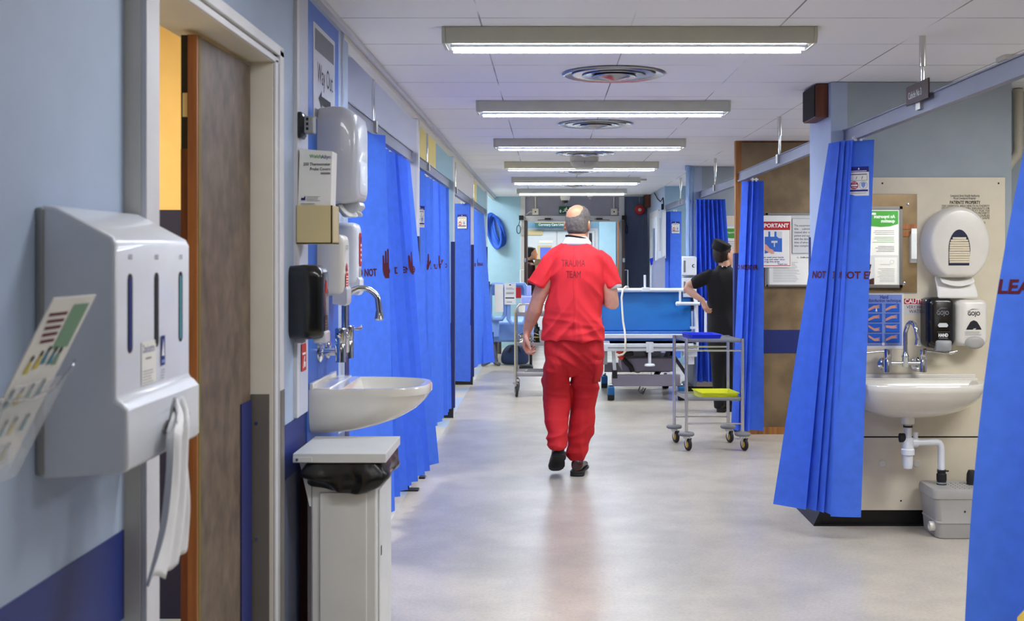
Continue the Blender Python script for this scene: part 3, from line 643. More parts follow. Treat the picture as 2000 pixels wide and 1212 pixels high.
# right
top = [(1.495,6.27),(1.525,6.15),(1.50,6.22),(1.545,6.12),(1.52,6.2),(1.565,6.10),(1.535,6.18),(1.575,6.08),(1.56,6.14),(1.680,6.06)]
bot = [(1.205,6.30),(1.350,6.16),(1.325,6.28),(1.395,6.12),(1.38,6.24),(1.425,6.08),(1.41,6.2),(1.455,6.02),(1.440,6.0),(1.590,5.98)]
CL = Cloth(top, bot, zt=2.05, zb=.125)
curtain(CL, 'gathered blue curtain with a card, flaring out left of the right washbasin', None, placed=((.035, 'NOT'), (CL.u[3], 'DO'), (CL.u[5], 'OT'), (CL.u[8]-.012, 'NOT ENT')), zc=1.335, cards=((8,.50,1.912,1),), hooks=((1.60,6.07),))
top = [(1.46,3.46),(1.62,3.40),(1.60,3.50),(1.74,3.42),(1.74,3.52),(1.90,3.44),(1.9,3.54),(2.05,3.46)]
bot = [(1.215,3.46),(1.385,3.38),(1.37,3.50),(1.56,3.40),(1.56,3.52),(1.74,3.42),(1.74,3.54),(1.95,3.44)]
CL = Cloth(top, bot, zt=2.05, zb=.12); CL.bulge = .055
curtain(CL, 'large blurred blue curtain at the right edge of the picture', 'PLEASE DO NOT ENTER', -.030, 1, zc=1.342, size=.057)
top = [(1.545,9.38),(1.585,9.30),(1.56,9.38),(1.62,9.28),(1.60,9.36),(1.665,9.27),(1.65,9.36),(1.705,9.30)]
bot = [(1.462,9.40),(1.50,9.28),(1.478,9.38),(1.545,9.26),(1.53,9.34),(1.57,9.25),(1.60,9.33),(1.700,9.28)]
curtain(Cloth(top, bot, zt=2.045, zb=.075), 'bunched blue curtain in front of the brown panelled partition', 'DO NOT ENTER  NOT ENTER', -.05, 2, zc=1.345, hooks=((1.63,9.29),))
top = [(1.53+.30*i/14, 12.20+(.04 if i % 2 else -.05)) for i in range(15)]
bot = [(1.53+.43*i/14, 12.19+(.05 if i % 2 else -.06)) for i in range(15)]
curtain(Cloth(top, bot, zt=2.04, zb=.15), 'softly folded blue curtain hanging behind the person in black', wav=.012)
top = [(1.53,15.5),(1.585,15.38),(1.57,15.5),(1.60,15.36),(1.745,15.38)]
curtain(Cloth(top, [(x-.01, y) for x, y in top], zt=2.035, zb=.12), 'farthest right blue curtain with a card, behind the empty bed', cards=((3,.45,1.90,1),), hooks=((1.66,15.35),))
# ------------------------------------------------------------------ fittings on the walls: a along the wall, b out of it, c up
def LW(a, b, c): return (WL+b, a, c)
def LP(a, b, c): return (WL+.006+b, a, c)
RY = 6.336
def RW(a, b, c): return (a, RY-b, c)
def RW2(a, b, c): return (a+0.0, 12.336-b, c)
def mbox(b, M, a0, a1, b0, b1, c0, c1, m):
    b.loft([[M(a0,b0,c0),M(a1,b0,c0),M(a1,b1,c0),M(a0,b1,c0)],[M(a0,b0,c1),M(a1,b0,c1),M(a1,b1,c1),M(a0,b1,c1)]], m)
def shell(b, M, a, c, w, h, levels, r, m, n=5):
    """rounded body: levels = (out, width factor, height factor, shift a, shift c)"""
    b.loft([[M(a+sa+p*1.0, o, c+sc+q) for p, q in rrect(w*kw, h*kh, r*min(kw,kh), n)] for o, kw, kh, sa, sc in levels], m)
def side_prism(b, M, prof, a0, a1, m, r=0):
    """profile in (b, c), extruded along a"""
    b.loft([[M(a0, p, q) for p, q in prof], [M(a1, p, q) for p, q in prof]], m)

# --- apron and glove dispenser (near left)
t = thing('apron_dispenser', (WL, 2.14, 1.09), 'large white plastic dispenser with three viewing slots, an apron trailing from it', 'dispenser')
prof = [(.006,1.535),(.030,1.532),(.124,1.482),(.130,1.470),(.130,1.214),(.140,1.208),(.150,1.196),(.150,1.102),(.143,1.092),(.006,1.084)]
b = MB(); A0, A1 = 1.935, 2.335
side_prism(b, LW, prof, A0, A1, 'plastic_white'); sh = build('casing', b, t, bev=.007, bseg=3)
b = MB(); mbox(b, LW, A0-.006, A1+.006, 0, .012, 1.09, 1.53, 'plastic_grey'); build('backplate', b, t, bev=.003)
for a, col in ((2.0, 'ink_navy'), (2.135, 'ink'), (2.275, 'ink_teal')):
    b = MB(); b.loft([[LW(a+p, o, 1.353+q) for p, q in rrect(.022, .135, .0108, 5)] for o in (.1295, .1312)], 'ink'); s = build('viewing_slot', b, t)
    b = MB(); b.loft([[LW(a-.003+p, o, 1.352+q) for p, q in rrect(.012, .122, .0058, 5)] for o in (.1310, .1318)], col); build('pack_behind_slot', b, s)
b = MB(); S = Sheet(b, LW(A0+.02, .1305, 1.222), (0,1,0), (0,0,1), (1,0,0), .36, .23); S.t = 0
for a in (.04, .175, .315): S.text(a+.005, .223, .011, 'SIZE', 'ink_grey', 'c')
S.rect(.10, .002, .175, .078, 'paper'); S.text(.105, .058, .021, 'Danicentre', 'ink_navy', fit=.062); S.rect(.12,.046,.15,.049,'ink_grey'); S.lines(.105, .165, .005, .03, 5, 'ink_grey', .22)
S.rect(.202, .028, .224, .082, 'ink_navy'); S.poly([(.206,.045),(.220,.045),(.215,.077),(.211,.062)], 'ink_white'); S.rect(.205,.032,.221,.038,'poster_blue'); S.lines(.202, .224, .004, .024, 4, 'ink_grey', .2)
build('print', b, t, smooth=0)
b = MB()   # keyhole opening
key = [(-.060,.012),(-.052,.022),(-.02,.024),(-.012,.045),(.005,.062),(.022,.060),(.036,.040),(.045,.022),(.095,.026),(.100,.018),(.095,.010),(.03,.006),(-.05,.002)]
b.prism(key, lambda p, q, o: LW(2.165+p, o, 1.128+q), .1485, .1512, 'plastic_grey'); k_ = build('opening', b, t)
b = MB(); b.prism([(p*.86+.003, q*.8+.007) for p, q in key], lambda p, q, o: LW(2.165+p, o, 1.128+q), .1505, .1520, 'ink_grey'); build('opening_shade', b, k_)
b = MB()   # apron hanging down
def apron(M, path, m, wr=15, folds=5.5):
    rings = []
    for (a, o, c, w, ph) in path:
        rings.append([M(a + w*(i/wr-.5), o+.011*math.sin(i/wr*PI*folds+ph)+.003*math.sin(i*2.9+c*40)+.004, c + .009*math.sin(i*1.7+ph)) for i in range(wr+1)])
    b.loft(rings, m, caps=False, closed=False)
apron(LW, [(2.205,.138,1.180,.045,0),(2.185,.154,1.160,.055,.3),(2.150,.164,1.150,.09,.6),(2.125,.168,1.135,.13,.9),(2.13,.166,1.10,.115,1.2),(2.135,.164,1.04,.125,1.7),(2.125,.162,.98,.145,2.1),(2.11,.160,.93,.17,2.3),(2.09,.158,.893,.20,2.5)], 'cotton_white')
ap = build('apron', b, t, sub=2, recalc=False); md = ap.modifiers.new('solid','SOLIDIFY'); md.thickness = .002
part_label(ap, 'white plastic apron trailing from the opening')

# --- leaflet in a clear rack, nearest on the left wall
t = thing('leaflet_holder', (WL, 1.66, 1.12), 'clear rack holding a leaflet, nearest thing on the left wall, cut off by the edge', 'leaflet holder')
TO = Vector(LW(1.640, .150, 1.392)); BO = Vector(LW(1.640, .020, 1.135)); V = (TO-BO); H = V.length; U = Vector((0,1,0)); N = Vector((V.z, 0, -V.x)).normalized()
b = MB(); S = Sheet(b, BO, U, V, N, .155, H); S.base('paper', .002)
h = H
S.rect(.085, h*.70, .142, h*.955, 'sage_print'); 
for i in range(5): S.rect(.012+.004*i, h*(.90-.038*i), .075, h*(.918-.038*i), 'ink_maroon')
for i, (u, v, c) in enumerate(((.03,.58,'ink_yellow'),(.055,.60,'ink_yellow'),(.075,.62,'ink_teal'),(.10,.61,'ink_teal'),(.12,.60,'sage_print'),(.02,.40,'ink_teal'),(.05,.40,'ink_yellow'),(.08,.41,'sage_print'),(.115,.42,'ink_teal'),(.02,.22,'sage_print'),(.05,.22,'ink_teal'),(.08,.22,'ink_yellow'),(.12,.22,'ink_teal'),(.04,.06,'ink_teal'),(.1,.06,'ink_yellow'))):
    S.poly([(u-.008,h*v),(u+.008,h*v),(u+.005,h*(v+.07)),(u-.003,h*(v+.07))], c); S.disc(u+.001, h*(v+.085), .005, 'ink')
build('leaflet', b, t, smooth=0)
b = MB(); o = N*.012
f0 = BO - U*.01 - V*.06; 
q = [f0+o, f0+U*.178+o, f0+U*.178+V*.60+o, f0-U*.0+V*.60+o]
b.loft([q, [p+N*.002 for p in q]], 'glass_clear')
for uu in (-.01, .166): p0 = BO+U*uu-V*.06; b.loft([[p0, p0+U*.002, p0+U*.002+V*.5, p0+V*.5],[p+N*.014 for p in (p0, p0+U*.002, p0+U*.002+V*.5, p0+V*.5)]], 'glass_clear')
build('clear_pocket', b, t, smooth=0)
b = MB(); m0 = BO+V*.47
b.tube([m0-U*.02, m0+N*.012-U*.005, m0+N*.022+U*.05+V*.00, m0+N*.022+U*.11+V*.03, m0+N*.016+U*.16+V*.10, m0+N*.0+U*.21+V*.12], .002, 'chrome', 8); build('wire_clip', b, t)
b = MB(); b.box(WL, WL+.008, 1.60, 1.70, 1.28, 1.34, 'glass_clear'); build('wall_clip', b, t)
b = MB(); b.box(WL, BO.x+.05, 1.68, 1.69, 1.15, 1.18, 'glass_clear'); build('wall_bracket', b, t)

# --- magnetic door holder
t = thing('door_holder', (WL+.012, 3.93, 1.84), 'small black and grey door-holding magnet on the left wall above the box of probe covers', 'door holder')
b = MB(); b.loft([[LW(3.93+p, o, 1.885+q) for p, q in rrect(.075*k, .088*k, .012, 4)] for o, k in ((.012,1),(.022,1),(.030,.8))], 'black'); build('base', b, t)
b = MB(); mbox(b, LW, 3.905, 3.955, .030, .062, 1.858, 1.915, 'plastic_grey'); build('magnet_housing', b, t, bev=.004)
b = MB(); 
for z in (1.868, 1.884, 1.900): mbox(b, LW, 3.9035, 3.905, .038, .046, z, z+.009, 'ink')
build('slots', b, t, smooth=0)

# --- Way Out sign
t = thing('way_out_sign', (WL+.006, 4.18, 1.78), 'laminated Way Out sign with an arrow on the blue panel, above the paper towel dispenser', 'sign')
b = MB(); S = Sheet(b, LP(4.18, 0, 1.955-.01), (0,1,0), (0,0,1), (1,0,0), .42, .34); S.base('frost_grey', .002, .008)
S.rect(.025, .245, .395, .322, 'ink_grey'); S.text(.07, .135, .105, 'Way Out', 'ink', fit=.30, bold=.0); S.poly([(.09,.078),(.15,.112),(.15,.092),(.33,.092),(.33,.060),(.15,.060),(.15,.043)], 'ink'); S.rect(.025, .005, .395, .035, 'ink_grey')
build('board', b, t, smooth=0)

# --- box of probe covers in its cream holder
t = thing('probe_cover_box', (WL+.07, 3.93, 1.60), 'white cardboard box of 250 thermometer probe covers standing in a cream holder', 'box')
b = MB(); 
def tilt(a, o, c): return LW(a, o+(c-1.6)*.03, c)
b.loft([[tilt(3.90,.012,1.535),tilt(3.99,.012,1.535),tilt(3.99,.120,1.535),tilt(3.90,.120,1.535)],[tilt(3.90,.012,1.805),tilt(3.99,.012,1.805),tilt(3.99,.120,1.797),tilt(3.90,.120,1.797)]], 'paper'); build('carton', b, t, smooth=0)
b = MB(); S = Sheet(b, tilt(3.8985, .012, 1.535), (1,0,0), (.03,0,1), (0,-1,0), .108, .262); S.t = 0
S.text(.034, .240, .017, 'Welch', 'ink_green', fit=.038); S.text(.072, .238, .017, 'Allyn', 'ink_navy', fit=.032); S.text(.104, .215, .014, '250 Thermometer', 'ink', 'r', fit=.09); S.text(.104, .199, .014, 'Probe Covers', 'ink', 'r', fit=.068); S.rect(.072, .186, .104, .192, 'ink_grey')
S.poly([(.010,.100),(.024,.100),(.024,.116),(.019,.108),(.010,.108)], 'ink_navy'); S.lines(.028, .075, .098, .116, 4, 'ink_grey', .25); S.lines(.01, .07, .083, .093, 2, 'ink_grey', .3); S.disc(.016,.079,.005,'ink')
build('print', b, t, smooth=0)
t = thing('box_holder', (WL+.07, 3.93, 1.49), 'cream plastic holder on the left wall gripping the probe cover box', 'holder')
b = MB(); mbox(b, LW, 3.885, 4.005, .010, .130, 1.49, 1.497, 'plastic_cream'); mbox(b, LW, 3.885, 3.893, .010, .130, 1.49, 1.618, 'plastic_cream'); mbox(b, LW, 3.997, 4.005, .010, .130, 1.49, 1.618, 'plastic_cream'); mbox(b, LW, 3.885, 4.005, .122, .130, 1.49, 1.618, 'plastic_cream'); mbox(b, LW, 3.885, 4.005, .010, .014, 1.49, 1.618, 'plastic_cream')
build('pocket', b, t, bev=.003)

# --- paper towel dispenser (left)
t = thing('towel_dispenser', (WL+.006, 4.39, 1.60), 'large glossy white paper towel dispenser high on the blue panel, left wall', 'dispenser')
b = MB(); shell(b, LP, 4.41, 1.82, .32, .355, [(0,.96,.96,0,0),(.05,1,1,0,0),(.085,.99,.985,0,0),(.115,.93,.94,0,-.004),(.135,.82,.86,0,-.008),(.142,.68,.76,0,-.012)], .05, 'frost_grey', 6); build('casing', b, t, smooth=60)
b = MB(); shell(b, LP, 4.41, 1.74, .20, .14, [(.120,1,1,0,0),(.1435,.93,.93,0,0),(.146,.82,.86,0,0)], .03, 'plastic_white', 5); build('window_panel', b, t, smooth=60)
b = MB(); b.loft([[LP(4.33+i*.022, .06+.05*v+.01*math.sin(i*1.2), 1.655-.05*math.sin(v*PI*.5)-.012*math.sin(i*.8+1)) for i in range(8)] for v in (0,.25,.5,.75,1,1.25)], 'paper', caps=False, closed=False); p = build('towel_end', b, t, sub=1); md = p.modifiers.new('s','SOLIDIFY'); md.thickness = .003
b = MB(); side_prism(b, LP, [(.035,1.652),(.128,1.656),(.135,1.635),(.10,1.600),(.07,1.595),(.05,1.62)], 4.40, 4.52, 'frost_grey'); build('outlet', b, t, bev=.006)

# --- soap dispensers (left)
def pump(M, a, c, w, h, d, body, lever, name, label, extra=None, cat='soap dispenser', bodytop=1.0):
    t = thing(name, M(a, 0, c), label, cat)
    b = MB(); shell(b, M, a, c+h/2, w, h, [(0,.92,.98,0,0),(d*.45,1,1,0,0),(d*.8,.98,.99,0,0),(d*.95,.86,.93,0,0),(d,.68,.82,0,0)], w*.24, body, 6); build('casing', b, t, smooth=60)
    b = MB(); b.loft([[M(a+p*.40*w, d*o, c+q) for p, q in rrect(1.9, .07*k, .02, 3)] for o, k in ((.55,.8),(1.0,1),(1.08,.7))], lever); build('push_lever', b, t, smooth=50)
    if extra: extra(t)
    return t
def marks1(t):
    b = MB(); S = Sheet(b, LP(4.30-.045, .1005, 1.30), (0,1,0), (0,0,1), (1,0,0), .09, .22); S.t = 0
    S.text(.045, .175, .022, 'GOJO', 'ink', 'c'); S.poly([(.025,.095),(.065,.095),(.056,.118),(.045,.126),(.034,.118)], 'ink_red'); S.rect(.018, .03, .072, .088, 'sticker_red'); S.lines(.024, .066, .036, .084, 5, 'ink_white', .35); build('print', b, t, smooth=0)
pump(LP, 4.315, 1.305, .125, .225, .098, 'plastic_warm', 'frost_grey', 'soap_dispenser', 'white soap dispenser with a pink label, on the left just beyond the black one', marks1)
def marks2(t):
    b = MB(); b.loft([[LP(4.575+p, o, 1.475+q) for p, q in rrect(.05, .13, .02, 5)] for o in (.098,.1075)], 'ink_red'); build('red_label', b, t)
    b = MB(); S = Sheet(b, LP(4.575-.02, .108, 1.42), (0,1,0), (0,0,1), (1,0,0), .04, .11); S.t = 0; S.rect(.006,.085,.034,.105,'ink_navy'); 
    for v in (.01,.03,.05,.068): S.rect(.010, v, .030, v+.009, 'ink_white')
    build('print', b, t, smooth=0)
    b = MB(); b.loft([[LP(4.575+p, o, 1.375+q) for p, q in rrect(.045, .06, .018, 5)] for o in (.098,.106)], 'plastic_grey'); build('thumb_recess', b, t)
pump(LP, 4.565, 1.335, .125, .245, .104, 'plastic_white', 'plastic_white', 'lotion_dispenser', 'white dispenser with a red oval label, rearmost of the dispensers over the left washbasin', marks2, cat='dispenser')
# black sanitiser dispenser (left)
t = thing('sanitiser_dispenser', (WL+.016, 3.92, 1.16), 'black hand sanitiser dispenser with a red label on the left wall beside the door frame', 'dispenser')
def LB(a, o, c): return (WL+.0165+o, a, c)
b = MB(); shell(b, LW, 3.875, 1.30, .14, .245, [(.0,.9,.97,0,0),(.045,1,1,0,0),(.085,.97,.98,0,0),(.104,.86,.92,0,-.004),(.110,.70,.84,0,-.006)], .035, 'black', 6); build('casing', b, t, smooth=60)
b = MB(); S = Sheet(b, LW(3.845, .1105, 1.20), (0,1,0), (0,0,1), (1,0,0), .06, .19); S.t = 0; S.poly([(.01,.13),(.05,.13),(.042,.165),(.03,.175),(.018,.165)], 'ink_red'); S.rect(.008, .0, .052, .055, 'dark_red'); S.lines(.014,.046,.008,.045,4,'ink_grey',.35); build('print', b, t, smooth=0)
b = MB(); mbox(b, LW, 3.84, 3.91, .075, .118, 1.165, 1.205, 'frost_grey'); build('push_lever', b, t, bev=.006)
b = MB(); mbox(b, LW, 3.85, 3.90, .012, .04, 1.165, 1.19, 'plastic_grey'); build('drip_guard', b, t, bev=.004)
b = MB(); S = Sheet(b, LW(3.955, .0125, 1.062), (0,1,0), (0,0,1), (1,0,0), .075, .092); S.base('sticker_red', .001, .006); S.rect(.012, .055, .062, .062, 'ink_white'); S.poly([(.02,.01),(.03,.01),(.052,.048),(.04,.05)], 'ink_white'); S.rect(.04,.012,.06,.03,'ink_white')
solo('red_sticker', b, 'small red sticker on the left wall under the black sanitiser dispenser', 'sticker', smooth=0)

# --- wash basins
def basin(M, a, c, w, d, dep, name, label, side=0.0, wing=0.0, flare=.5):
    """outer D-shaped bowl fixed to the wall; side = slope of the rim away from the bowl"""
    t = thing(name, M(a, 0, c-dep), label, 'washbasin')
    n = 40
    def ring(kw, kd, cc, off=0.0, b0=0.0):
        o = []
        for i in range(n+1):
            th = PI*i/n; ca, sa = math.cos(th), math.sin(th)
            x = w/2*kw*math.copysign(abs(ca)**.62, ca); y = d*kd*abs(sa)**.72
            o.append(M(a+off*(1-kw)+x, b0+y, cc))
        return o
    rings = []
    for kw, kd, q in ((.26,.36,dep),(.36,.44,dep*.99),(.55,.58,dep*.90),(.72,.74,dep*.76),(.87,.88,dep*.55),(.96,.955,dep*.36),(.99,.99,dep*.2),(1,1,.03),(1,1,.008),(.985,.985,0)):
        kk = kw if flare >= .5 else max(kw, .80+.2*kw)
        rings.append(ring(kk, kd, c-q, off=side))
    # rim in to the bowl
    rim = rings[-1]
    b = MB(); b.loft(rings, 'ceramic', caps=False, closed=True)
    b.poly(list(reversed(rings[0])), 'ceramic')
    def iring(kw, kd, q, b0, n2=n+1):
        o = []
        for i in range(n2):
            th = PI*i/(n2-1); ca, sa = math.cos(th), math.sin(th)
            x = w/2*kw*math.copysign(abs(ca)**.62, ca)
            y = b0 + (d*kd-b0)*abs(sa)**.72
            o.append(M(a+side*.25+x, y, c-q))
        return o
    # inner: front follows the D; the back edge of the bowl stands off the wall by .09
    inner = [iring(.88,.93,.0,.11), iring(.84,.91,.012,.118), iring(.74,.84,.06,.135), iring(.55,.72,.10,.16), iring(.25,.52,.122,.2)]
    b.loft([rim, inner[0]], 'ceramic', caps=False, closed=True)
    b.loft(inner, 'ceramic_in', caps=False, closed=True); b.poly(inner[-1], 'ceramic_in')
    o = build('bowl', b, t, smooth=50)
    b = MB(); b.lathe(M(a+side*.25, d*.38, c-.123), [(.024, 0), (.022, .004), (.012, .004), (.010, .001)], 'chrome', n=20); build('waste', b, t)
    b = MB(); mbox(b, M, a-w/2*.99, a+w/2*.99, 0, .016, c-.002, c+.022, 'ceramic'); mbox(b, M, a-w/2*.97, a+w/2*.97, .016, .075, c-.002, c+.006, 'ceramic'); build('upstand', b, t, bev=.005)
    return t
basin(LP, 4.335, .985, .46, .405, .155, 'washbasin', 'white ceramic washbasin jutting from the left wall above the pedal bin', flare=0)
basin(RW, 1.93, .795, .74, .40, .195, 'washbasin', 'white ceramic washbasin on the right wall between the two blue curtains', side=-.045, flare=1)
# --- wall-mounted mixer taps
def tap(M, a, c, dx, label, name='mixer_tap', reach=.13, k=1.0, spoutdir=1, sh=.0):
    t = thing(name, M(a, 0, c), label, 'tap', 'wall-mounted mixer taps')
    for s in (-1, 1):
        b = MB(); b.lathe(M(a+s*dx, 0, c), [(.038,0),(.037,.006),(.026,.013),(.013,.016)], 'chrome', Vector(M(0,1,0))-Vector(M(0,0,0)), 24); b.cyl(M(a+s*dx,.01,c), M(a+s*dx,.075,c), .0125, 'chrome'); build('wall_flange', b, t)
        b = MB(); b.lathe(M(a+s*(dx+.006), .08, c-.035), [(.012,-.002),(.020,0),(.021,.062),(.019,.066),(.019,.070),(.021,.074),(.021,.120),(.016,.124)], 'chrome', (0,0,1), 20); v = build('valve_body', b, t)
        b = MB(); e = dx+.006
        pts = [M(a+s*e, .08, c+.075), M(a+s*(e+.05), .085, c+.074), M(a+s*(e+.11), .095, c+.068), M(a+s*(e+.15), .10, c+.070), M(a+s*(e+.175), .10, c+.078)]
        b.tube(pts, [.006,.005,.006,.009,.004], 'chrome', 10); build('lever', b, v)
    b = MB(); b.cyl(M(a-dx,.08,c+.012), M(a+dx,.08,c+.012), .010, 'chrome'); build('cross_bar', b, t)
    b = MB(); b.lathe(M(a+sh,.08,c-.008), [(.012,0),(.017,.003),(.017,.05),(.020,.052),(.020,.06),(.015,.066),(.013,.08)], 'chrome', (0,0,1), 20)
    pts = [M(a+sh, .08, c+.06), M(a+sh, .08, c+.17*k)]
    for i in range(1, 9):
        th = PI*i/9*.98; pts.append(M(a+sh+spoutdir*.02*i/9, .08+reach/2*(1-math.cos(th)), c+.17*k+.062*math.sin(th)))
    pts.append(M(a+sh+spoutdir*.022, .08+reach, c+.145*k)); b.tube(pts, .0115, 'chrome', 14); build('swan_neck_spout', b, t, smooth=60)
    e = Vector(pts[-1]); b = MB(); b.lathe(e, [(.0135,0),(.0145,-.01),(.018,-.028),(.014,-.034)], 'chrome', (0,0,1), 18); build('aerator', b, t)
    return t
tap(LP, 4.37, 1.10, .075, 'chrome swan-neck lever tap over the left washbasin', reach=.125, k=1.0)
tap(RW, 1.899, .870, .088, 'chrome swan-neck lever tap over the right washbasin', reach=.10, k=1.0, spoutdir=1.6)
# waste pipe pieces under the left basin are hidden by the bin; waste trap under the right one
t = thing('waste_trap', (1.885, RY-.17, .30), 'white plastic bottle trap and waste pipe under the right washbasin', 'waste pipe')
b = MB(); b.lathe((1.885, RY-.17, .40), [(.035,.235),(.035,.175),(.020,.17),(.020,.165)], 'ceramic', n=24); b.lathe((1.885,RY-.17,.40), [(.024,.165),(.024,.155)], 'rubber'); build('basin_outlet', b, t)
b = MB(); b.lathe((1.885, RY-.17, .335), [(.004,0),(.022,.006),(.026,.03),(.026,.075),(.034,.078),(.034,.105),(.030,.11),(.030,.165),(.02,.168),(.02,.225)], 'plastic_white', n=24); build('bottle', b, t)
b = MB(); b.tube([(1.89,RY-.17,.475),(2.04,RY-.15,.475),(2.055,RY-.15,.470),(2.063,RY-.15,.455),(2.065,RY-.15,.44),(2.068,RY-.15,.285)], .018, 'plastic_white', 16); b.cyl((1.905,RY-.168,.475),(1.935,RY-.165,.475),.026,'plastic_white'); build('waste_pipe', b, t)
b = MB(); b.cyl((1.925,RY-.17,.475),(1.925,RY-.17,.53),.013,'plastic_white'); build('inlet_cap', b, t)
b = MB(); b.cyl((1.868,RY-.17,.50),(1.842,RY-.17,.50),.024,'black_matt'); build('blank_cap', b, t)
t = thing('waste_pump', (2.18, RY-.13, 0), 'grey macerator pump box on the floor below the right washbasin', 'pump')
b = MB(); b.loft([[(2.17+p, RY-.165+q, z) for p, q in rrect(w_, .26*k, .03, 5)] for z, w_, k in ((.003,.335,.97),(.075,.345,.98),(.078,.352,1),(.084,.352,1),(.088,.345,.98),(.20,.372,1),(.205,.385,1.03),(.235,.385,1.03),(.252,.375,.99))], 'pump_grey'); build('tank', b, t, smooth=35)
b = MB()
for i in range(9):
    for j in range(5): b.box(2.10+i*.024, 2.106+i*.024, RY-.26+j*.034, RY-.254+j*.034, .252, .2535, 'ink_grey')
b.box(2.10,2.14,RY-.2985,RY-.297,.215,.232,'ink_grey'); b.lathe((2.14,RY-.2945,.14),[(.005,0),(.004,.002)],'black_matt',(0,-1,0),10); build('vent_slots', b, t, smooth=0)
b = MB(); b.lathe((1.985, RY-.24, .055), [(.025,.02),(.025,-.012),(.018,-.013),(.017,.0)], 'ceramic', (1,0,0), 20); build('side_outlet', b, t)
b = MB(); b.lathe((2.068,RY-.15,.252),[(.026,0),(.024,.008),(.024,.02),(.026,.022),(.026,.055),(.021,.06),(.021,.075),(.023,.078)],'rubber',n=20); b.lathe((2.068,RY-.15,.258),[(.0265,0),(.0265,.008)],'chrome'); b.cyl((2.04,RY-.165,.325),(2.10,RY-.165,.325),.004,'rubber'); build('inlet_connector', b, t)
b = MB(); b.lathe((2.225,RY-.15,.252),[(.026,0),(.024,.008),(.026,.022),(.024,.055),(.016,.075)],'rubber',n=20); build('inlet_connector', b, t)
# sealed pipe in the corner
b = MB(); b.tube([(2.635,6.60,2.385),(2.635,6.6,2.05),(2.63,6.6,2.02),(2.575,6.6,1.95),(2.565,6.6,1.92),(2.56,6.6,.02)], .028, 'pipe_cream', 16); b.box(2.52,2.60,6.56,6.70,1.695,1.705,'pipe_cream')
solo('drain_pipe', b, 'cream pipe bending down the corner right of the sink panel', 'pipe', smooth=60)
# --- toilet-roll shaped towel dispenser (right)
def XR(px, d=6.33): return (px-CX)*d/F
def ZR(py, d=6.33): return EYE+(CY-py)*d/F
t = thing('towel_dispenser', (2.20, RY, 1.30), 'big rounded white paper towel dispenser with an arched window, on the right wall panel', 'dispenser')
cx, cz = XR(1872, 6.25), ZR(476, 6.25)
def arch(w, h, ccx, ccz, n=30, flat=.46):
    o = []
    for i in range(n+1):
        th = math.radians(-62) + math.radians(304)*i/n
        o.append((ccx+w/2*math.cos(th), ccz+h/2*math.sin(th)))
    zb = ccz-h*flat
    return [(x, max(z, zb)) for x, z in o]
b = MB()
lv = [(0,.320,.395,-.018,-.006),(.05,.325,.40,-.016,-.004),(.085,.322,.395,-.010,0),(.105,.316,.388,0,.0),(.114,.303,.372,.002,0),(.118,.28,.345,.002,0)]
b.loft([[RW(x, o, z) for x, z in arch(w_, h_, cx+sx, cz+sz)] for o, w_, h_, sx, sz in lv], 'plastic_warm'); build('casing', b, t, smooth=50)
wx, wz = XR(1876, 6.2), ZR(483, 6.2)
def win(w, h, s=0): return [(wx-w/2, wz-h/2), (wx+w/2*.9, wz-h/2)] + [(wx+w/2*math.cos(th), wz-h*.06+h*.56*math.sin(th)) for th in [PI*i/16 for i in range(17)]]
b = MB(); b.loft([[RW(x, o, z) for x, z in win(.118, .195)] for o in (.1165, .1192)], 'plastic_warm'); b.loft([[RW(x, .1196, z) for x, z in win(.115, .190)],[RW(x, .1192, z) for x, z in win(.115, .190)]], 'navy_dark'); build('window', b, t, smooth=0)
b = MB()
for i in range(11):
    z = wz-.082+i*.0125; hw = (.053,.054,.055,.055,.055,.054,.053,.052,.050,.046,.036)[i]
    b.loft([[RW(wx-hw, .1196, z), RW(wx+hw, .1196, z+.001*math.sin(i*3)), RW(wx+hw, .1196, z+.0112), RW(wx-hw, .1196, z+.0112)],[RW(wx-hw+.002, .1222, z+.002), RW(wx+hw-.003, .1222, z+.002), RW(wx+hw-.003, .1222, z+.009), RW(wx-hw+.002, .1222, z+.009)]], 'paper_towel')
build('folded_towels', b, t, smooth=0)
b = MB(); x0, x1 = XR(1832,6.25), XR(1905,6.25); zt, zb_ = ZR(540,6.25), ZR(582,6.25)
N_ = 10
b.loft([[RW(x0+(x1-x0)*(i/N_)+(.012*v if i > 5 else -.006*v), .02+.075*math.sin(v*PI*.5), zt+(zb_-zt)*v+.010*math.sin(i/N_*PI)*(1-v)) for i in range(N_+1)] for v in (0,.2,.4,.6,.8,1)], 'paper', caps=False, closed=False)
b.loft([[RW(x0+.015+(x1-x0-.02)*(i/N_), .06+.04*v, zt-.03*v-.022*math.sin(i/N_*PI)) for i in range(N_+1)] for v in (0,.5,1)], 'paper', caps=False, closed=False)
p = build('towel_end', b, t, sub=1, recalc=False); md = p.modifiers.new('s','SOLIDIFY'); md.thickness = .002
b = MB(); b.lathe(RW(XR(1872,6.25)+.215, -.0, ZR(524,6.33)), [(.006,0),(.004,.005)], 'chrome', (0,-1,0), 10)

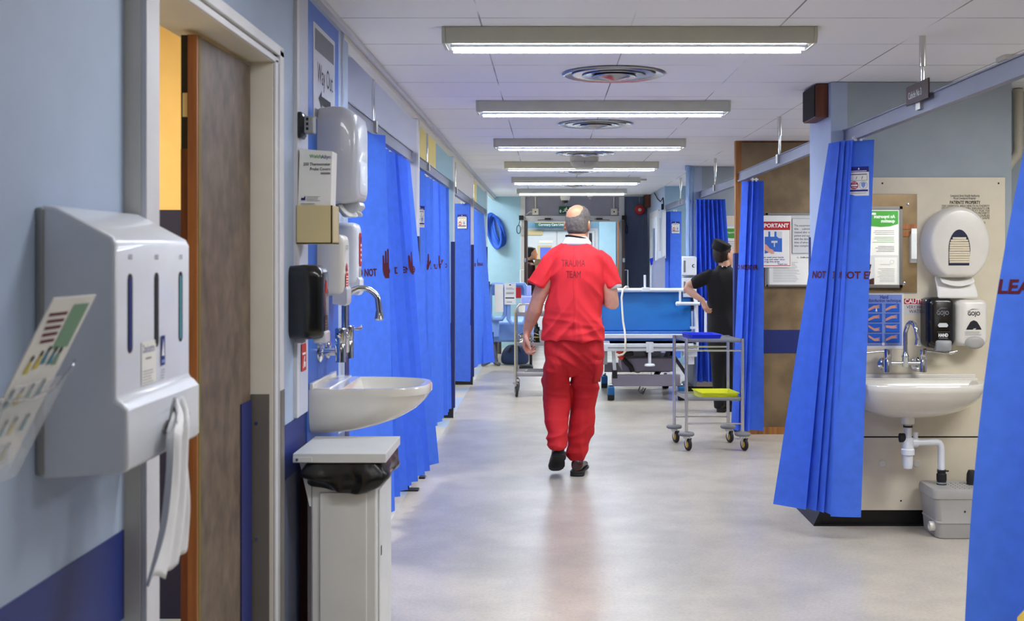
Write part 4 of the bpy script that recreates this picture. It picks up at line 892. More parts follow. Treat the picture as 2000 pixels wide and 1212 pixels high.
def gojo(px0, px1, py0, py1, body, grey, name, label, white=True):
    a0, a1, c0, c1 = XR(px0,6.25), XR(px1,6.25), ZR(py1,6.25), ZR(py0,6.25); a = (a0+a1)/2; w = a1-a0; h = c1-c0
    t = thing(name, RW(a, 0, c0), label, 'dispenser')
    b = MB(); shell(b, RW, a, (c0+c1)/2, w, h, [(0,.94,.98,-.008,0),(.045,1,1,-.006,0),(.085,.97,.985,0,0),(.103,.86,.93,.004,0),(.110,.68,.84,.006,0)], .035, body, 6); build('casing', b, t, smooth=60)
    b = MB(); S = Sheet(b, RW(a-w/2+.006, .1105, c0), (1,0,0), (0,0,1), (0,-1,0), w, h); S.t = 0
    S.text(w*.5, h*.66, .030, 'GOJO', 'ink' if white else 'ink_grey', 'c', fit=.066, bold=.03)
    S.poly([(w*.28,h*.74),(w*.45,h*.80),(w*.68,h*.79),(w*.45,h*.785),(w*.32,h*.745)], 'ink' if white else 'ink_grey')
    if white:
        S.poly([(w*.26,h*.36),(w*.74,h*.36),(w*.70,h*.42),(w*.60,h*.53),(w*.5,h*.56),(w*.40,h*.53),(w*.30,h*.42)], 'ink'); S.poly([(w*.46,h*.36),(w*.54,h*.36),(w*.58,h*.39),(w*.5,h*.385)], 'paper_grey')
        S.lines(w*.22, w*.8, h*.25, h*.34, 3, 'ink_grey', .2)
    else:
        S.poly([(w*.36,h*.42),(w*.66,h*.42),(w*.70,h*.46),(w*.64,h*.50),(w*.38,h*.50),(w*.32,h*.46)], 'paper_grey'); S.rect(w*.3, h*.325, w*.76, h*.33, 'ink_grey')
        S.text(w*.52, h*.235, .024, 'HAND', 'ink_white', 'c', fit=.052, bold=.04); S.rect(w*.36,h*.20,w*.68,h*.215,'ink_grey'); S.rect(w*.36,h*.155,w*.68,h*.165,'ink_white'); S.rect(w*.38,h*.135,w*.66,h*.145,'ink_white')
    build('print', b, t, smooth=0)
    b = MB()
    if white: b.loft([[RW(a+.010+p, o, c0+.022+q) for p, q in ellipse(.052*k, .034*k, 24)] for o, k in ((.06,.9),(.112,1),(.120,.8),(.122,.4))], grey)
    else: b.loft([[RW(a+.010+p, o, c0+.016+q) for p, q in rrect(.085*k, .058*k, .012, 4)] for o, k in ((.06,.95),(.114,1),(.120,.85))], grey)
    build('push_lever', b, t, smooth=50)
    return t
gojo(1809, 1863, 580, 680, 'black', 'plastic_grey', 'sanitiser_dispenser', 'black hand sanitiser dispenser with a grey lever beside the right mirror', False)
gojo(1865, 1928, 584, 676, 'plastic_warm', 'pump_grey', 'soap_dispenser', 'white soap dispenser with a dark triangular window, on the right wall panel')
# printed notice on the panel
b = MB(); x0 = XR(1836); S = Sheet(b, (x0, RY-.0005, ZR(478)), (1,0,0), (0,0,1), (0,-1,0), XR(1935)-x0, ZR(380)-ZR(478)); S.t = 0
k = 6.33/F; W_ = S.w
S.text(W_*.50, 94*k, .019, 'Liverpool Area Health Authority', 'ink', 'c', fit=57*k, bold=0); S.text(W_*.49, 89*k, .019, 'Royal Liverpool Hospital', 'ink', 'c', fit=43*k, bold=0)
S.text(W_*.50, 80*k, .024, "PATIENTS' PROPERTY", 'ink', 'c', fit=60*k, bold=.02)
for i, l in enumerate(('THE LIVERPOOL AREA HEALTH AUTHORITY', 'ITS MEMBERS OFFICERS SERVANTS OR', 'AGENTS ACCEPT NO LIABILITY FOR THE', 'LOSS OR DAMAGE TO PATIENTS PROPERTY', 'UNLESS THE MONEY OR VALUABLES', 'ARE HANDED OVER FOR SAFE')):
    S.text(W_*.985, (74.3-4.75*i)*k, .0155, l, 'ink', 'r', fit=94*k, bold=0)
S.text(W_*.9, 42*k, .014, 'KEEPING', 'ink', 'r', fit=8*k*2, bold=0)
solo('property_notice', b, "lettering headed PATIENTS' PROPERTY on the cream panel above the towel dispenser", 'notice', smooth=0)
# hand disinfection poster
k = 6.33/F
t = thing('hand_poster', RW(XR(1726), 0, ZR(682)), 'blue and white Hand disinfection technique poster left of the right tap', 'poster')
b = MB(); S = Sheet(b, RW(XR(1687), 0, ZR(681)), (1,0,0), (0,0,1), (0,-1,0), 79*k, 112*k); S.base('paper', .002, .006)
S.rect(5*k, 6*k, 75*k, 106*k, 'poster_blue'); S.text(40*k, 98*k, .028, 'Hand', 'ink_navy', 'c', fit=16*k, bold=.02); S.text(41*k, 91.5*k, .024, 'disinfection technique', 'ink_navy', 'c', fit=64*k, bold=.02)
for r_ in range(4):
    for c_ in range(2):
        u, v = (9+34*c_)*k, (72-19.6*r_)*k; S.rect(u, v, u+27*k, v+16.5*k, 'ink_blue'); S.rect(u, v-.4*k, u+27*k, v+.2*k, 'ink'); S.text(u-2.5*k, v+14*k, .008, str(1+c_+2*r_), 'ink', 'c', bold=.02)
        # forearm and hand
        fl = (r_ > 1)
        y0_, y1_ = (v+12*k, v+5*k) if fl and c_ == 0 else (v+4*k, v+10*k)
        if r_ == 2 and c_ == 1: y0_, y1_ = v+11*k, v+10*k
        S.poly([(u, y0_-2*k), (u+12*k, y1_-3*k), (u+17*k, y1_-2.5*k), (u+17*k, y1_+2.5*k), (u+11*k, y1_+2.5*k), (u, y0_+2.5*k)], 'ink_skin')
        S.disc(u+16*k, y1_, 3.6*k, 'ink_skin', r2=3*k)
        for f_ in range(4): S.poly([(u+16*k, y1_-2*k+f_*1.2*k), (u+22*k, y1_-3*k+f_*2.2*k), (u+22.5*k, y1_-2*k+f_*2.2*k), (u+16*k, y1_-.8*k+f_*1.2*k)], 'ink_skin')
        if (r_, c_) == (0, 0): S.poly([(u+14*k,v+1*k),(u+18*k,v+1*k),(u+17*k,v+7*k),(u+15*k,v+7*k)], 'ink_white')
S.disc(38*k, 9.5*k, 3*k, 'ink_white', r2=3*k); S.lines(8*k, 30*k, 7*k, 9*k, 2, 'ink_grey', .3); S.lines(46*k, 70*k, 8*k, 11*k, 2, 'ink_grey', .3)
build('sheet', b, t, smooth=0)
b = MB(); S = Sheet(b, RW(XR(1766), 0, ZR(614)), (1,0,0), (0,0,1), (0,-1,0), 56*k, 31*k); S.base('paper_grey', .001); S.rect(0, 20.5*k, 56*k, 31*k, 'ink_red'); S.text(1.5*k, 22*k, .034, 'CAUTION', 'ink_white', fit=50*k, bold=.03); S.text(5*k, 11.5*k, .026, 'VERY HOT DR', 'ink_maroon', fit=50*k, bold=0); S.text(10*k, 3*k, .026, 'WATER NG', 'ink_maroon', fit=44*k, bold=0)
solo('caution_sign', b, 'red and white CAUTION very hot water sign, partly behind the black dispenser', 'sign', smooth=0)
# mirror
t = thing('mirror', RW(1.80, 0, 1.26), 'frameless wall mirror on the cream panel, half hidden by the gathered curtain', 'mirror')
b = MB(); b.box(1.60, XR(1791), RY-.005, RY, ZR(571), ZR(379), 'mirror'); build('glass', b, t, smooth=0)
b = MB(); b.box(1.598, XR(1791.5), RY-.004, RY, ZR(572.4), ZR(378.4), 'plastic_grey'); build('backing', b, t, smooth=0)
for q in ((XR(1773), ZR(399)), (XR(1766), ZR(553))):
    b = MB(); b.lathe((q[0], RY-.005, q[1]), [(.009,0),(.008,.003),(.004,.005)], 'chrome', (0,-1,0), 16); build('screw_cap', b, t)
# board that the mirror shows: on the near partition, facing away from the camera
t = thing('notice_board', (2.45, 3.684, 1.22), 'aluminium framed notice board seen only in the mirror, with a green-topped question poster', 'notice board')
BX1, BX0, BZ0, BZ1 = 2.70, 2.10, 1.21, 1.83
b = MB(); b.box(BX0, BX1, 3.684, 3.692, BZ0, BZ1, 'paper_grey'); build('panel', b, t, smooth=0)
b = MB()
for q in ((BX0,BX1,BZ0,BZ0+.022),(BX0,BX1,BZ1-.022,BZ1),(BX0,BX0+.022,BZ0,BZ1),(BX1-.022,BX1,BZ0,BZ1)): b.box(q[0],q[1],3.684,3.700,q[2],q[3],'steel_plate')
build('frame', b, t, smooth=0)
def back_poster(x_right, z0, w, h): b = MB(); return b, Sheet(b, (x_right, 3.692, z0), (-1,0,0), (0,0,1), (0,1,0), w, h)
b, S = back_poster(2.668, 1.455, .23, .34); S.base('paper', .001); S.poly([(0,.24),(.06,.222),(.13,.216),(.23,.225),(.23,.34),(0,.34)], 'ink_green'); S.text(.025,.285,.036,'An important','ink_white',fit=.16,bold=.02); S.text(.025,.252,.036,'question','ink_white',fit=.105,bold=.02); S.lines(.03,.20,.16,.20,3,'ink_grey',.25); S.lines(.03,.20,.10,.15,4,'ink_green',.25); S.lines(.03,.19,.03,.08,4,'ink_grey',.3); S.rect(.17,.31,.2,.325,'paper')
solo('mirrored_poster', b, 'white poster with a green top reading An important question, seen mirrored', 'poster', smooth=0)
b, S = back_poster(2.66, 1.235, .17, .205); S.base('paper', .001); S.lines(.02,.15,.02,.13,9,'ink_grey',.2); S.lines(.05,.14,.15,.16,1,'ink_grey',.2); S.disc(.04,.17,.015,'ink_grey'); S.disc(.04,.17,.0135,'paper')
solo('typed_letter', b, 'typed sheet at the lower edge of the board seen in the mirror', 'paper', smooth=0)
b, S = back_poster(2.485, 1.235, .12, .205); S.base('paper_grey', .001); S.poly([(.05,.01),(.10,.01),(.10,.05),(.085,.06),(.10,.09),(.095,.13),(.06,.15),(.03,.13),(.025,.09),(.05,.05)], 'ink_skin'); S.poly([(.03,.11),(.02,.15),(.07,.17),(.09,.145),(.06,.14),(.045,.10)], 'ink'); S.poly([(.0,.0),(.07,.0),(.05,.035),(.0,.05)], 'dark_red')
solo('photo_leaflet', b, 'leaflet with a photograph of a head in profile, seen in the mirror', 'leaflet', smooth=0)
b = MB(); b.box(2.755, 2.90, 3.684, 3.72, 1.40, 1.62, 'glass_clear'); b.box(2.765, 2.89, 3.70, 3.71, 1.43, 1.66, 'paper_grey'); solo('leaflet_rack', b, 'clear leaflet rack beside the notice board in the mirror', 'leaflet holder', smooth=0)

# --- speaker boxes
def speaker(x, y, w, d, z0, z1, label):
    t = thing('speaker', (x, y, z0), label, 'speaker')
    b = MB(); b.box(x, x+w, y, y+d, z0, z1, 'timber_dark'); build('cabinet', b, t, bev=.002)
    b = MB(); b.box(x-.006, x, y+.006, y+d-.006, z0+.006, z1-.006, 'speaker_cloth'); build('grille', b, t)
speaker(1.455, 6.40, .069, .30, 2.205, 2.385, 'dark wooden loudspeaker box high on the corner of the sink wall')
speaker(1.48, 17.95, .088, .30, 2.20, 2.38, 'small dark wooden loudspeaker at the far end, right of the red alarm bell')
# --- pedal bin on the left
t = thing('pedal_bin', (-.65, 3.9, 0), 'tall white metal pedal bin with a black liner under the left washbasin', 'bin')
b = MB(); b.box(-.753, -.545, 3.745, 4.075, .0, .765, 'bin_white'); build('body', b, t, bev=.006)
b = MB(); b.box(-.725, -.575, 3.739, 3.745, .02, .70, 'bin_white'); b.box(-.545, -.539, 3.785, 4.055, .03, .70, 'bin_white'); build('pressed_panels', b, t, bev=.003)
b = MB(); b.prism([(-.790,.795),(-.753,.795),(-.753,.655),(-.758,.655)], lambda p,q,o: (p,o,q), 3.745, 3.752, 'bin_white'); b.prism([(-.790,.795),(-.753,.795),(-.753,.655),(-.758,.655)], lambda p,q,o: (p,o,q), 4.06, 4.067, 'bin_white'); build('hinge_bracket', b, t)
b = MB(); b.box(-.806, -.512, 3.722, 4.085, .797, .826, 'bin_white'); b.box(-.806, -.745, 3.719, 3.722, .799, .816, 'bin_white'); l_ = build('lid', b, t, bev=.004)
b = MB(); b.lathe((-.792, 3.719, .808), [(.005,0),(.004,.004)], 'chrome', (0,-1,0), 12); build('hinge_pin', b, l_)
b = MB(); b.box(-.5385, -.5375, 3.80, 3.815, .485, .515, 'ink'); build('key_slot', b, t)
b = MB(); rings = []
for z, o, amp in ((.800,.006,.0),(.785,.016,.006),(.768,.024,.012),(.750,.027,.016),(.735,.028,.018),(.722,.020,.016),(.712,.010,.010),(.716,.002,.003)):
    rr0 = rrect(.225+2*o, .345+2*o, .03, 3, -.649, 3.910); rr = [(rr0[i][0]*(1-j/6)+rr0[(i+1)%len(rr0)][0]*j/6, rr0[i][1]*(1-j/6)+rr0[(i+1)%len(rr0)][1]*j/6) for i in range(len(rr0)) for j in range(6 if i % 4 == 3 else 1)]; rg = []
    for i, (x, y) in enumerate(rr):
        n_ = noise.noise(Vector((x*26, y*26, z*22)))+.5*noise.noise(Vector((x*60, y*60, z*45))); dz = (.010*math.sin(x*24+1)+.008*math.sin(y*15))*(1 if z < .75 else .3) + .012*n_
        rg.append((x + n_*amp*2, y + n_*amp*2, z+dz*(.2 if z > .78 else 1)))
    rings.append(rg)
b.loft(rings, 'bag_black', caps=False); build('bin_liner', b, t, sub=2, recalc=True)
b = MB(); b.box(-.70,-.60,3.68,3.75,.015,.035,'skirt_black'); build('pedal', b, t, bev=.004)
# strip painted dark red for the dark gap behind the bin
b = MB(); b.box(-.838, -.812, 3.98, 4.05, 0, .79, 'dark_red'); solo('dark_gap_strip', b, 'strip painted dark for the gap behind the pedal bin on the left', 'painted gap')
# yellow bag bottom right
t = thing('yellow_waste_bin', (1.42, 3.0, 0), 'yellow-lidded waste bin whose corner shows at the bottom right', 'bin')
b = MB(); b.loft([[(1.41+p, 2.72+q, z) for p, q in rrect(w_, w_, .05, 5)] for z, w_ in ((0,.34),(.46,.40))], 'tray_yellow'); build('body', b, t)
b = MB(); b.loft([[(1.41+p, 2.72+q, z) for p, q in rrect(w_, w_, .03, 5)] for z, w_ in ((.46,.48),(.548,.48),(.60,.42),(.65,.28),(.66,.1))], 'yellow_bag'); build('lid', b, t, smooth=60)
# ------------------------------------------------------------------ notices on the brown partition (right, middle distance)
k = 9.58/F
def X9(px): return (px-CX)*k
def Z9(py): return EYE+(CY-py)*k
t = thing('notice_board', (X9(1535), 9.59, Z9(560)), 'grey framed notice board on the brown panelled partition, half covered by a red poster', 'notice board')
b = MB(); b.box(X9(1496), X9(1592), 9.583, 9.597, Z9(559), Z9(416), 'paper_grey'); build('panel', b, t, smooth=0)
b = MB()
for q in ((1496,1592,559,555.5),(1496,1592,419.5,416),(1496,1499.5,559,416)): b.box(X9(q[0]), X9(q[1]), 9.574, 9.584, Z9(q[2]), Z9(q[3]), 'steel_plate')
build('frame', b, t, smooth=0)
b = MB(); S = Sheet(b, (X9(1476), 9.572, Z9(522)), (1,0,0),(0,0,1),(0,-1,0), 69*k, 101*k); S.base('paper', .0015)
S.rect(3*k, 3*k, 67*k, 89*k, 'ink_red'); S.rect(4*k, 4.2*k, 66*k, 73*k, 'paper'); S.rect(3*k, 73*k, 67*k, 89.5*k, 'ink_red'); S.text(64*k, 78*k, .045, 'IMPORTANT', 'ink_white', 'r', fit=59*k, bold=.03)
S.rect(17*k, 26*k, 51*k, 70*k, 'panel_blue'); S.rect(17*k,60*k,24*k,70*k,'paper'); S.rect(28*k,60*k,36*k,70*k,'paper'); S.poly([(40*k,70*k),(51*k,70*k),(51*k,57*k),(45*k,57*k),(40*k,61*k)],'paper_grey'); S.rect(30*k,48*k,42*k,52*k,'paper_grey'); S.rect(35*k,40*k,37*k,50*k,'paper_grey')
S.poly([(17*k,26*k),(51*k,26*k),(51*k,30*k),(34*k,31*k),(17*k,27*k)], 'paper'); S.poly([(17*k,46*k),(21*k,44*k),(27*k,37*k),(34*k,34*k),(36*k,27*k),(31*k,26*k),(24*k,30*k),(17*k,34*k)], 'ink_skin')
for i, (l, a) in enumerate((('Please wash your hands', 54), ('with soap and water when', 56), ('leaving this area', 46))): S.text(a*k, (18.5-4.2*i)*k, .017, l, 'ink_navy', 'r', fit=(47,49,37)[i]*k, bold=.02)
S.text(61*k, 5.0*k, .018, 'Thank you', 'ink_navy', 'r', fit=19*k, bold=.02)
solo('important_poster', b, 'red-bordered IMPORTANT wash your hands poster on the brown partition', 'poster', smooth=0)
b = MB(); S = Sheet(b, (X9(1547), 9.577, Z9(494)), (1,0,0),(0,0,1),(0,-1,0), 42*k, 68*k); S.base('paper_grey', .001); S.rect(0,67*k,42*k,67.6*k,'ink_grey'); S.rect(0,0,.6*k,68*k,'ink_grey')
for i, l in enumerate(('The equipment in','this    cubicle is','cleaned after each','patient and tagged','with the date and','time of when this','was completed.')): S.text(4*k, (52-6.6*i)*k, .024, l, 'ink', fit=36*k, bold=.0)
solo('equipment_notice', b, 'white notice about cleaned equipment, right of the red IMPORTANT poster', 'notice', smooth=0)
b = MB(); S = Sheet(b, (X9(1502), 9.579, Z9(556)), (1,0,0),(0,0,1),(0,-1,0), 82*k, 58*k); S.base('paper', .001); S.lines(8*k, 62*k, 6*k, 46*k, 16, 'ink_grey', .2); S.text(54*k, 52*k, .018, 'C. Difficile', 'ink', fit=24*k)
solo('typed_notice', b, 'white typed notice below the red IMPORTANT poster', 'notice', smooth=0)
# second sink wall fittings
k2 = 12.33/F
t = thing('mirror', (1.80, 12.336, 1.26), 'mirror on the far sink wall above the head of the person in black', 'mirror')
b = MB(); b.box(1.60, 2.05, 12.331, 12.336, 1.28, 1.78, 'paper_grey'); build('glass', b, t)
b = MB(); S = Sheet(b, (1.80, 12.3305, 1.42), (1,0,0),(0,0,1),(0,-1,0), .23, .34); S.base('paper', .001); S.poly([(0,.24),(.06,.222),(.13,.216),(.23,.225),(.23,.32),(0,.32)], 'ink_green'); S.text(.03,.27,.03,'An important','ink_white',fit=.16); S.lines(.03,.2,.05,.2,8,'ink_grey',.25)  # reflection of the green poster, painted flat on the far mirror
solo('mirrored_poster', b, 'painted reflection of a green-topped poster in the far mirror, above the black cap', 'poster', smooth=0)
# vertical pipes at the corner
t = thing('service_pipes', (1.50, 12.28, .6), 'pair of tall light blue vertical pipes at the corner of the far sink wall', 'pipes')
for x, y, r in ((1.455, 12.22, .023), (1.502, 12.29, .020)):
    b = MB(); b.cyl((x, y, .9), (x, y, 2.36), r, 'pipe_blue', 14); b.cyl((x, y, 2.0), (x, y, 2.03), r*1.3, 'pipe_blue', 14); b.cyl((x,y,2.34),(x,y,2.385),r*1.4,'pipe_blue',14); build('pipe', b, t)
b = MB(); b.box(1.43, 1.525, 12.21, 12.34, 1.21, 1.23, 'plastic_grey'); b.box(1.41, 1.525, 12.20, 12.34, .88, .90, 'bed_white'); build('bracket', b, t, bev=.003)
for z0, n in ((1.255, 'upper'), (1.04, 'lower')):
    t = thing('glove_box', (1.455, 12.13, z0), n + ' of two white glove boxes on the wall beside the person in black', 'box', 'glove boxes by the blue pipes')
    b = MB(); b.box(1.385, 1.525, 12.07, 12.185, z0, z0+.185, 'bed_white'); build('carton', b, t, bev=.004)
    b = MB(); b.box(1.392, 1.412, 12.0685, 12.07, z0+.03, z0+.15, 'ink_grey'); b.lathe((1.495, 12.07, z0+.095), [(.018,0),(.017,.001)], 'ink', (0,-1,0), 16); b.lathe((1.50, 12.0685, z0+.095), [(.012,0),(.011,.001)], 'bed_white', (0,-1,0), 16); build('print', b, t, smooth=0)
b = MB(); b.box(1.385, 1.53, 12.07, 12.194, 1.03, 1.039, 'bed_white'); b.box(1.385,1.53,12.186,12.194,1.03,1.45,'bed_white')
solo('glove_box_rack', b, 'white rack holding two glove boxes at the corner of the far sink wall', 'rack', bev=.002)
b = MB(); b.box(1.395, 1.525, 12.11, 12.19, .90, 1.02, 'navy_dark'); solo('dark_waste_box', b, 'small dark box under the glove box rack', 'box', bev=.005)

# ------------------------------------------------------------------ far end fittings
t = thing('fire_bell', (1.447, YE, 2.10), 'round red fire alarm bell on the dark wall right of the double door', 'alarm bell')
b = MB(); b.lathe((1.447, YE-.0, 2.18), [(.05,0),(.05,.03),(.078,.035),(.080,.05),(.072,.065),(.04,.075)], 'red_plastic', (0,-1,0), 28); build('gong', b, t)
b = MB(); b.lathe((1.447, YE-.074, 2.18), [(.028,0),(.025,.004),(.008,.008)], 'paper_grey', (0,-1,0), 20); build('centre_cap', b, t)
b = MB(); b.tube([(1.447,YE-.008,2.25),(1.447,YE-.008,2.387)], .006, 'plastic_grey', 8); build('cable', b, t)
for x, n in ((-.195, 'left'), (1.045, 'right')):
    t = thing('junction_box', (x, YE+.02, 2.12), n + ' of two white electrical boxes with conduit above the double door', 'electrical box', 'electrical boxes above the double door')
    b = MB(); b.box(x-.05, x+.05, YE-.02, YE+.02, 2.10, 2.20, 'plastic_warm'); build('cover', b, t, bev=.004)
    b = MB(); b.lathe((x, YE-.02, 2.15), [(.012,0),(.01,.004)], 'ink', (0,-1,0), 14); build('key_switch', b, t)
    b = MB(); b.cyl((x, YE+.005, 2.20), (x, YE+.005, 2.39), .011, 'plastic_warm', 10); b.tube([(x,YE-.01,2.15),(x+(.09 if x>0 else -.09),YE-.01,2.15),(x+(.15 if x>0 else -.15),YE-.02,2.10)], .006, 'plastic_warm', 8); build('conduit', b, t)
for s, x in ((-1, -.42), (1, 1.20)):
    t = thing('door_magnet', (x, YE-.05, 2.0), ('left' if s < 0 else 'right')+' black door-holder unit with a looped cable beside the double door head', 'door holder')
    b = MB(); b.box(x-.035, x+.035, YE-.10, YE-.03, 2.02, 2.09, 'black_matt'); build('body', b, t, bev=.003)
    b = MB(); pts = [(x+s*.01+.03*s*math.cos(a)*(1 if s<0 else .5)+s*.03, YE-.08, 1.87+.065*math.sin(a)) for a in [2*PI*i/20 for i in range(20)]]; b.tube(pts, .007, 'rubber', 6, closed=True); b.tube([(x+s*.02, YE-.08, 2.02), (x+s*.04, YE-.08, 1.93)], .006, 'rubber', 6); build('cable_loop', b, t)
for x, s, n in ((-.02, 1, 'left'), (.83, -1, 'right')):
    b = MB(); b.tube([(x-.14*s, YE-.10, 2.015), (x+.10*s, YE-.10, 2.035)], .008, 'steel_plate', 6); b.box(x+.02*s-.05, x+.02*s+.05, YE-.12, YE-.05, 2.02, 2.05, 'skirt_black'); solo('door_closer_arm', b, n+' door closer arm on the white beam of the double door', 'door closer')
t = thing('exit_sign', (.33, YE-.0, 2.11), 'green running-man exit sign above the double door, partly behind the man in red', 'exit sign')
b = MB(); b.box(.175, .52, YE-.02, YE+.02, 2.115, 2.235, 'exit_green'); build('box', b, t, smooth=0)
b = MB(); S = Sheet(b, (.175, YE-.0205, 2.115), (1,0,0),(0,0,1),(0,-1,0), .345, .12); S.t = 0
S.poly([(.012,.02),(.035,.02),(.035,.045),(.05,.045),(.0235,.075),(-.0+.004,.045),(.012,.045)], 'ink_white')
S.disc(.118,.098,.010,'ink_white'); S.poly([(.09,.085),(.125,.088),(.145,.065),(.138,.060),(.12,.072),(.112,.05),(.135,.03),(.125,.012),(.115,.014),(.12,.03),(.095,.045),(.075,.03),(.055,.03),(.055,.04),(.072,.042),(.10,.07),(.085,.074),(.08,.062),(.072,.065)], 'ink_white'); S.rect(.165,.012,.20,.105,'ink_white')
S.poly([(.25,.05),(.28,.05),(.28,.03),(.32,.06),(.28,.09),(.28,.07),(.25,.07)], 'ink_white'); build('pictogram', b, t, smooth=0)
t = thing('unit_sign', (.2, 22.7, 2.2), 'teal Coronary Care Unit sign seen through the far doorway', 'sign')
k3 = 22.6/F
b = MB(); x0, x1, z0, z1 = (1045-CX)*k3, (1150-CX)*k3, EYE+(CY-442.5)*k3, EYE+(CY-435)*k3
S = Sheet(b, (x0, 22.6, z0), (1,0,0),(0,0,1),(0,-1,0), x1-x0, z1-z0); S.base('teal_sign', .02); S.text(.065, .02, .062, 'Coronary Care Unit', 'ink_white', fit=.49, bold=.01)
build('board', b, t, smooth=0)
b = MB(); b.box(x0, x1, 22.61, 22.66, z1+.005, z1+.10, 'plastic_cream'); b.box(x0+.1, x0+.12, 22.62, 22.64, z1+.08, 2.72, 'plastic_cream'); b.box(x1-.12, x1-.10, 22.62, 22.64, z1+.08, 2.72, 'plastic_cream'); build('mount', b, t, smooth=0)
t = thing('lobby_ceiling_light', (.1, 21.2, 2.72), 'bright ceiling light just visible through the far doorway', 'ceiling light')
b = MB(); b.box(-.35, .75, 21.0, 21.3, 2.68, 2.72, 'lobby_glow'); build('panel', b, t)
# blue slings hanging on the left end wall
t = thing('blue_sling', (-.80, YE-.12, 1.65), 'bunch of blue slings hanging on the light blue wall at the far left', 'sling')
b = MB()
for j in range(5):
    b.tube([(-.845+.10*math.cos(a)*(1-.08*j)+.02*j+.055*math.sin(a)*-1, YE-.10+.012*j+.03*math.sin(a*2+j), 1.845+.27*math.sin(a)*(1-.05*j)) for a in [2*PI*i/26 for i in range(26)]], .022, 'sling_blue', 8, closed=True)
build('straps', b, t)
b = MB(); b.cyl((-.87, YE-.0, 2.09), (-.87, YE-.12, 2.09), .012, 'plastic_grey', 10); build('hook', b, t)

# black cable and bracket on the right wall, cabinets in front of it
t = thing('wall_monitor_arm', (1.54, 16.05, 1.9), 'black cable and upright black bracket high on the right wall before the farthest curtain', 'bracket')
b = MB(); b.box(1.545, 1.575, 16.0, 16.05, 1.93, 2.16, 'black_matt'); build('bracket', b, t, bev=.003)
b = MB(); b.tube([(1.555,17.2,2.37),(1.545,16.9,2.33),(1.545,16.6,2.26),(1.55,16.2,2.20),(1.56,15.95,2.24),(1.565,15.9,2.14),(1.56,15.98,1.95)], .008, 'black_matt', 6); build('cable', b, t)
t = thing('wall_cabinet', (1.46, 15.3, 1.35), 'light grey upright cabinet fixed beside the white side door, far right', 'cabinet')
b = MB(); b.box(1.47, 1.525, 15.2, 15.75, 1.42, 2.05, 'door_white'); build('body', b, t, bev=.01)
b = MB(); b.box(1.462, 1.47, 15.35, 15.62, 1.52, 1.95, 'paper_grey'); build('door', b, t, bev=.006)
t = thing('equipment_screen', (1.28, 13.4, 0), 'lilac-grey upright screen with a sloping top and blue clip, behind the bed', 'screen')
k4 = 13.4/F
def G(px, py, d=13.4): return Vector(P(px, py, d))
b = MB(); q = [G(1274,512), G(1299,499), G(1299,690), G(1274,690)]; b.loft([q, [p+Vector((0,.03,0)) for p in q]], 'wall_panel'); build('panel', b, t, smooth=0)
b = MB(); b.cyl(G(1272,520), G(1272,775), .012, 'bed_white', 10); b.box(1.12,1.36,13.28,13.55,0.0,.05,'bed_white'); build('pole', b, t)
b = MB(); q = [G(1268,505), G(1275,503), G(1274,516), G(1271,518)]; b.loft([q, [p+Vector((0,-.03,0)) for p in q]], 'tray_blue'); build('clip', b, t, smooth=0)

# ------------------------------------------------------------------ castors and trolleys
def castor(b_parts, x, y, r, h, par, tyre='rubber', hub='hub_yellow', fork='steel', bump=None, ang=.6):
    """one swivel castor: wheel touching the floor, stem top at h"""
    ca, sa = math.cos(ang), math.sin(ang); ax = Vector((ca, sa, 0)); c = Vector((x+.012, y-.01, r))
    b = MB(); b.lathe(c-ax*.012, [(r*.62,0),(r*.92,.001),(r,.006),(r,.018),(r*.92,.023),(r*.62,.024)], tyre, ax, 26); w_ = build('castor', b, par)
    b = MB(); b.lathe(c-ax*.016, [(r*.15,0),(r*.5,.002),(r*.62,.006),(r*.62,.026),(r*.5,.030),(r*.15,.032)], hub, ax, 18); build('hub', b, w_)
    b = MB(); 
    for s in (-1, 1): b.loft([[c+ax*s*.018+Vector((-sa,ca,0))*u+Vector((0,0,v)) for u, v in ((-.008,-.008),(.008,-.008),(.022,h-r-.0),(-.022,h-r))], [c+ax*s*.021+Vector((-sa,ca,0))*u+Vector((0,0,v)) for u, v in ((-.008,-.008),(.008,-.008),(.022,h-r),(-.022,h-r))]], fork)
    b.cyl((x, y, h-.004), (x, y, h+.012), .024, fork, 16); b.box(x-.02,x+.03,y-.02,y+.02,h-.006,h+.002, fork); build('fork', b, w_)
    if bump:
        b = MB(); b.lathe((x, y, h+.012), [(.012,0),(.052,.002),(.060,.010),(.060,.020),(.052,.028),(.014,.030)], bump, n=28); build('bumper', b, par)
def shelf(b, x0, x1, y0, y1, z, m='steel_sheet', lip=.022, skew=0):
    def q(x, y, zz): return (x+skew*(y-y0), y, zz)
    for a0,a1,c0,c1,e0,e1 in ((x0,x1,y0,y1,z,z+.003),(x0,x1,y0,y0+.004,z-.004,z+lip),(x0,x1,y1-.004,y1,z-.004,z+lip),(x0,x0+.004,y0,y1,z-.004,z+lip),(x1-.004,x1,y0,y1,z-.004,z+lip)):
        b.loft([[q(a0,c0,e0),q(a1,c0,e0),q(a1,c1,e0),q(a0,c1,e0)],[q(a0,c0,e1),q(a1,c0,e1),q(a1,c1,e1),q(a0,c1,e1)]], m)
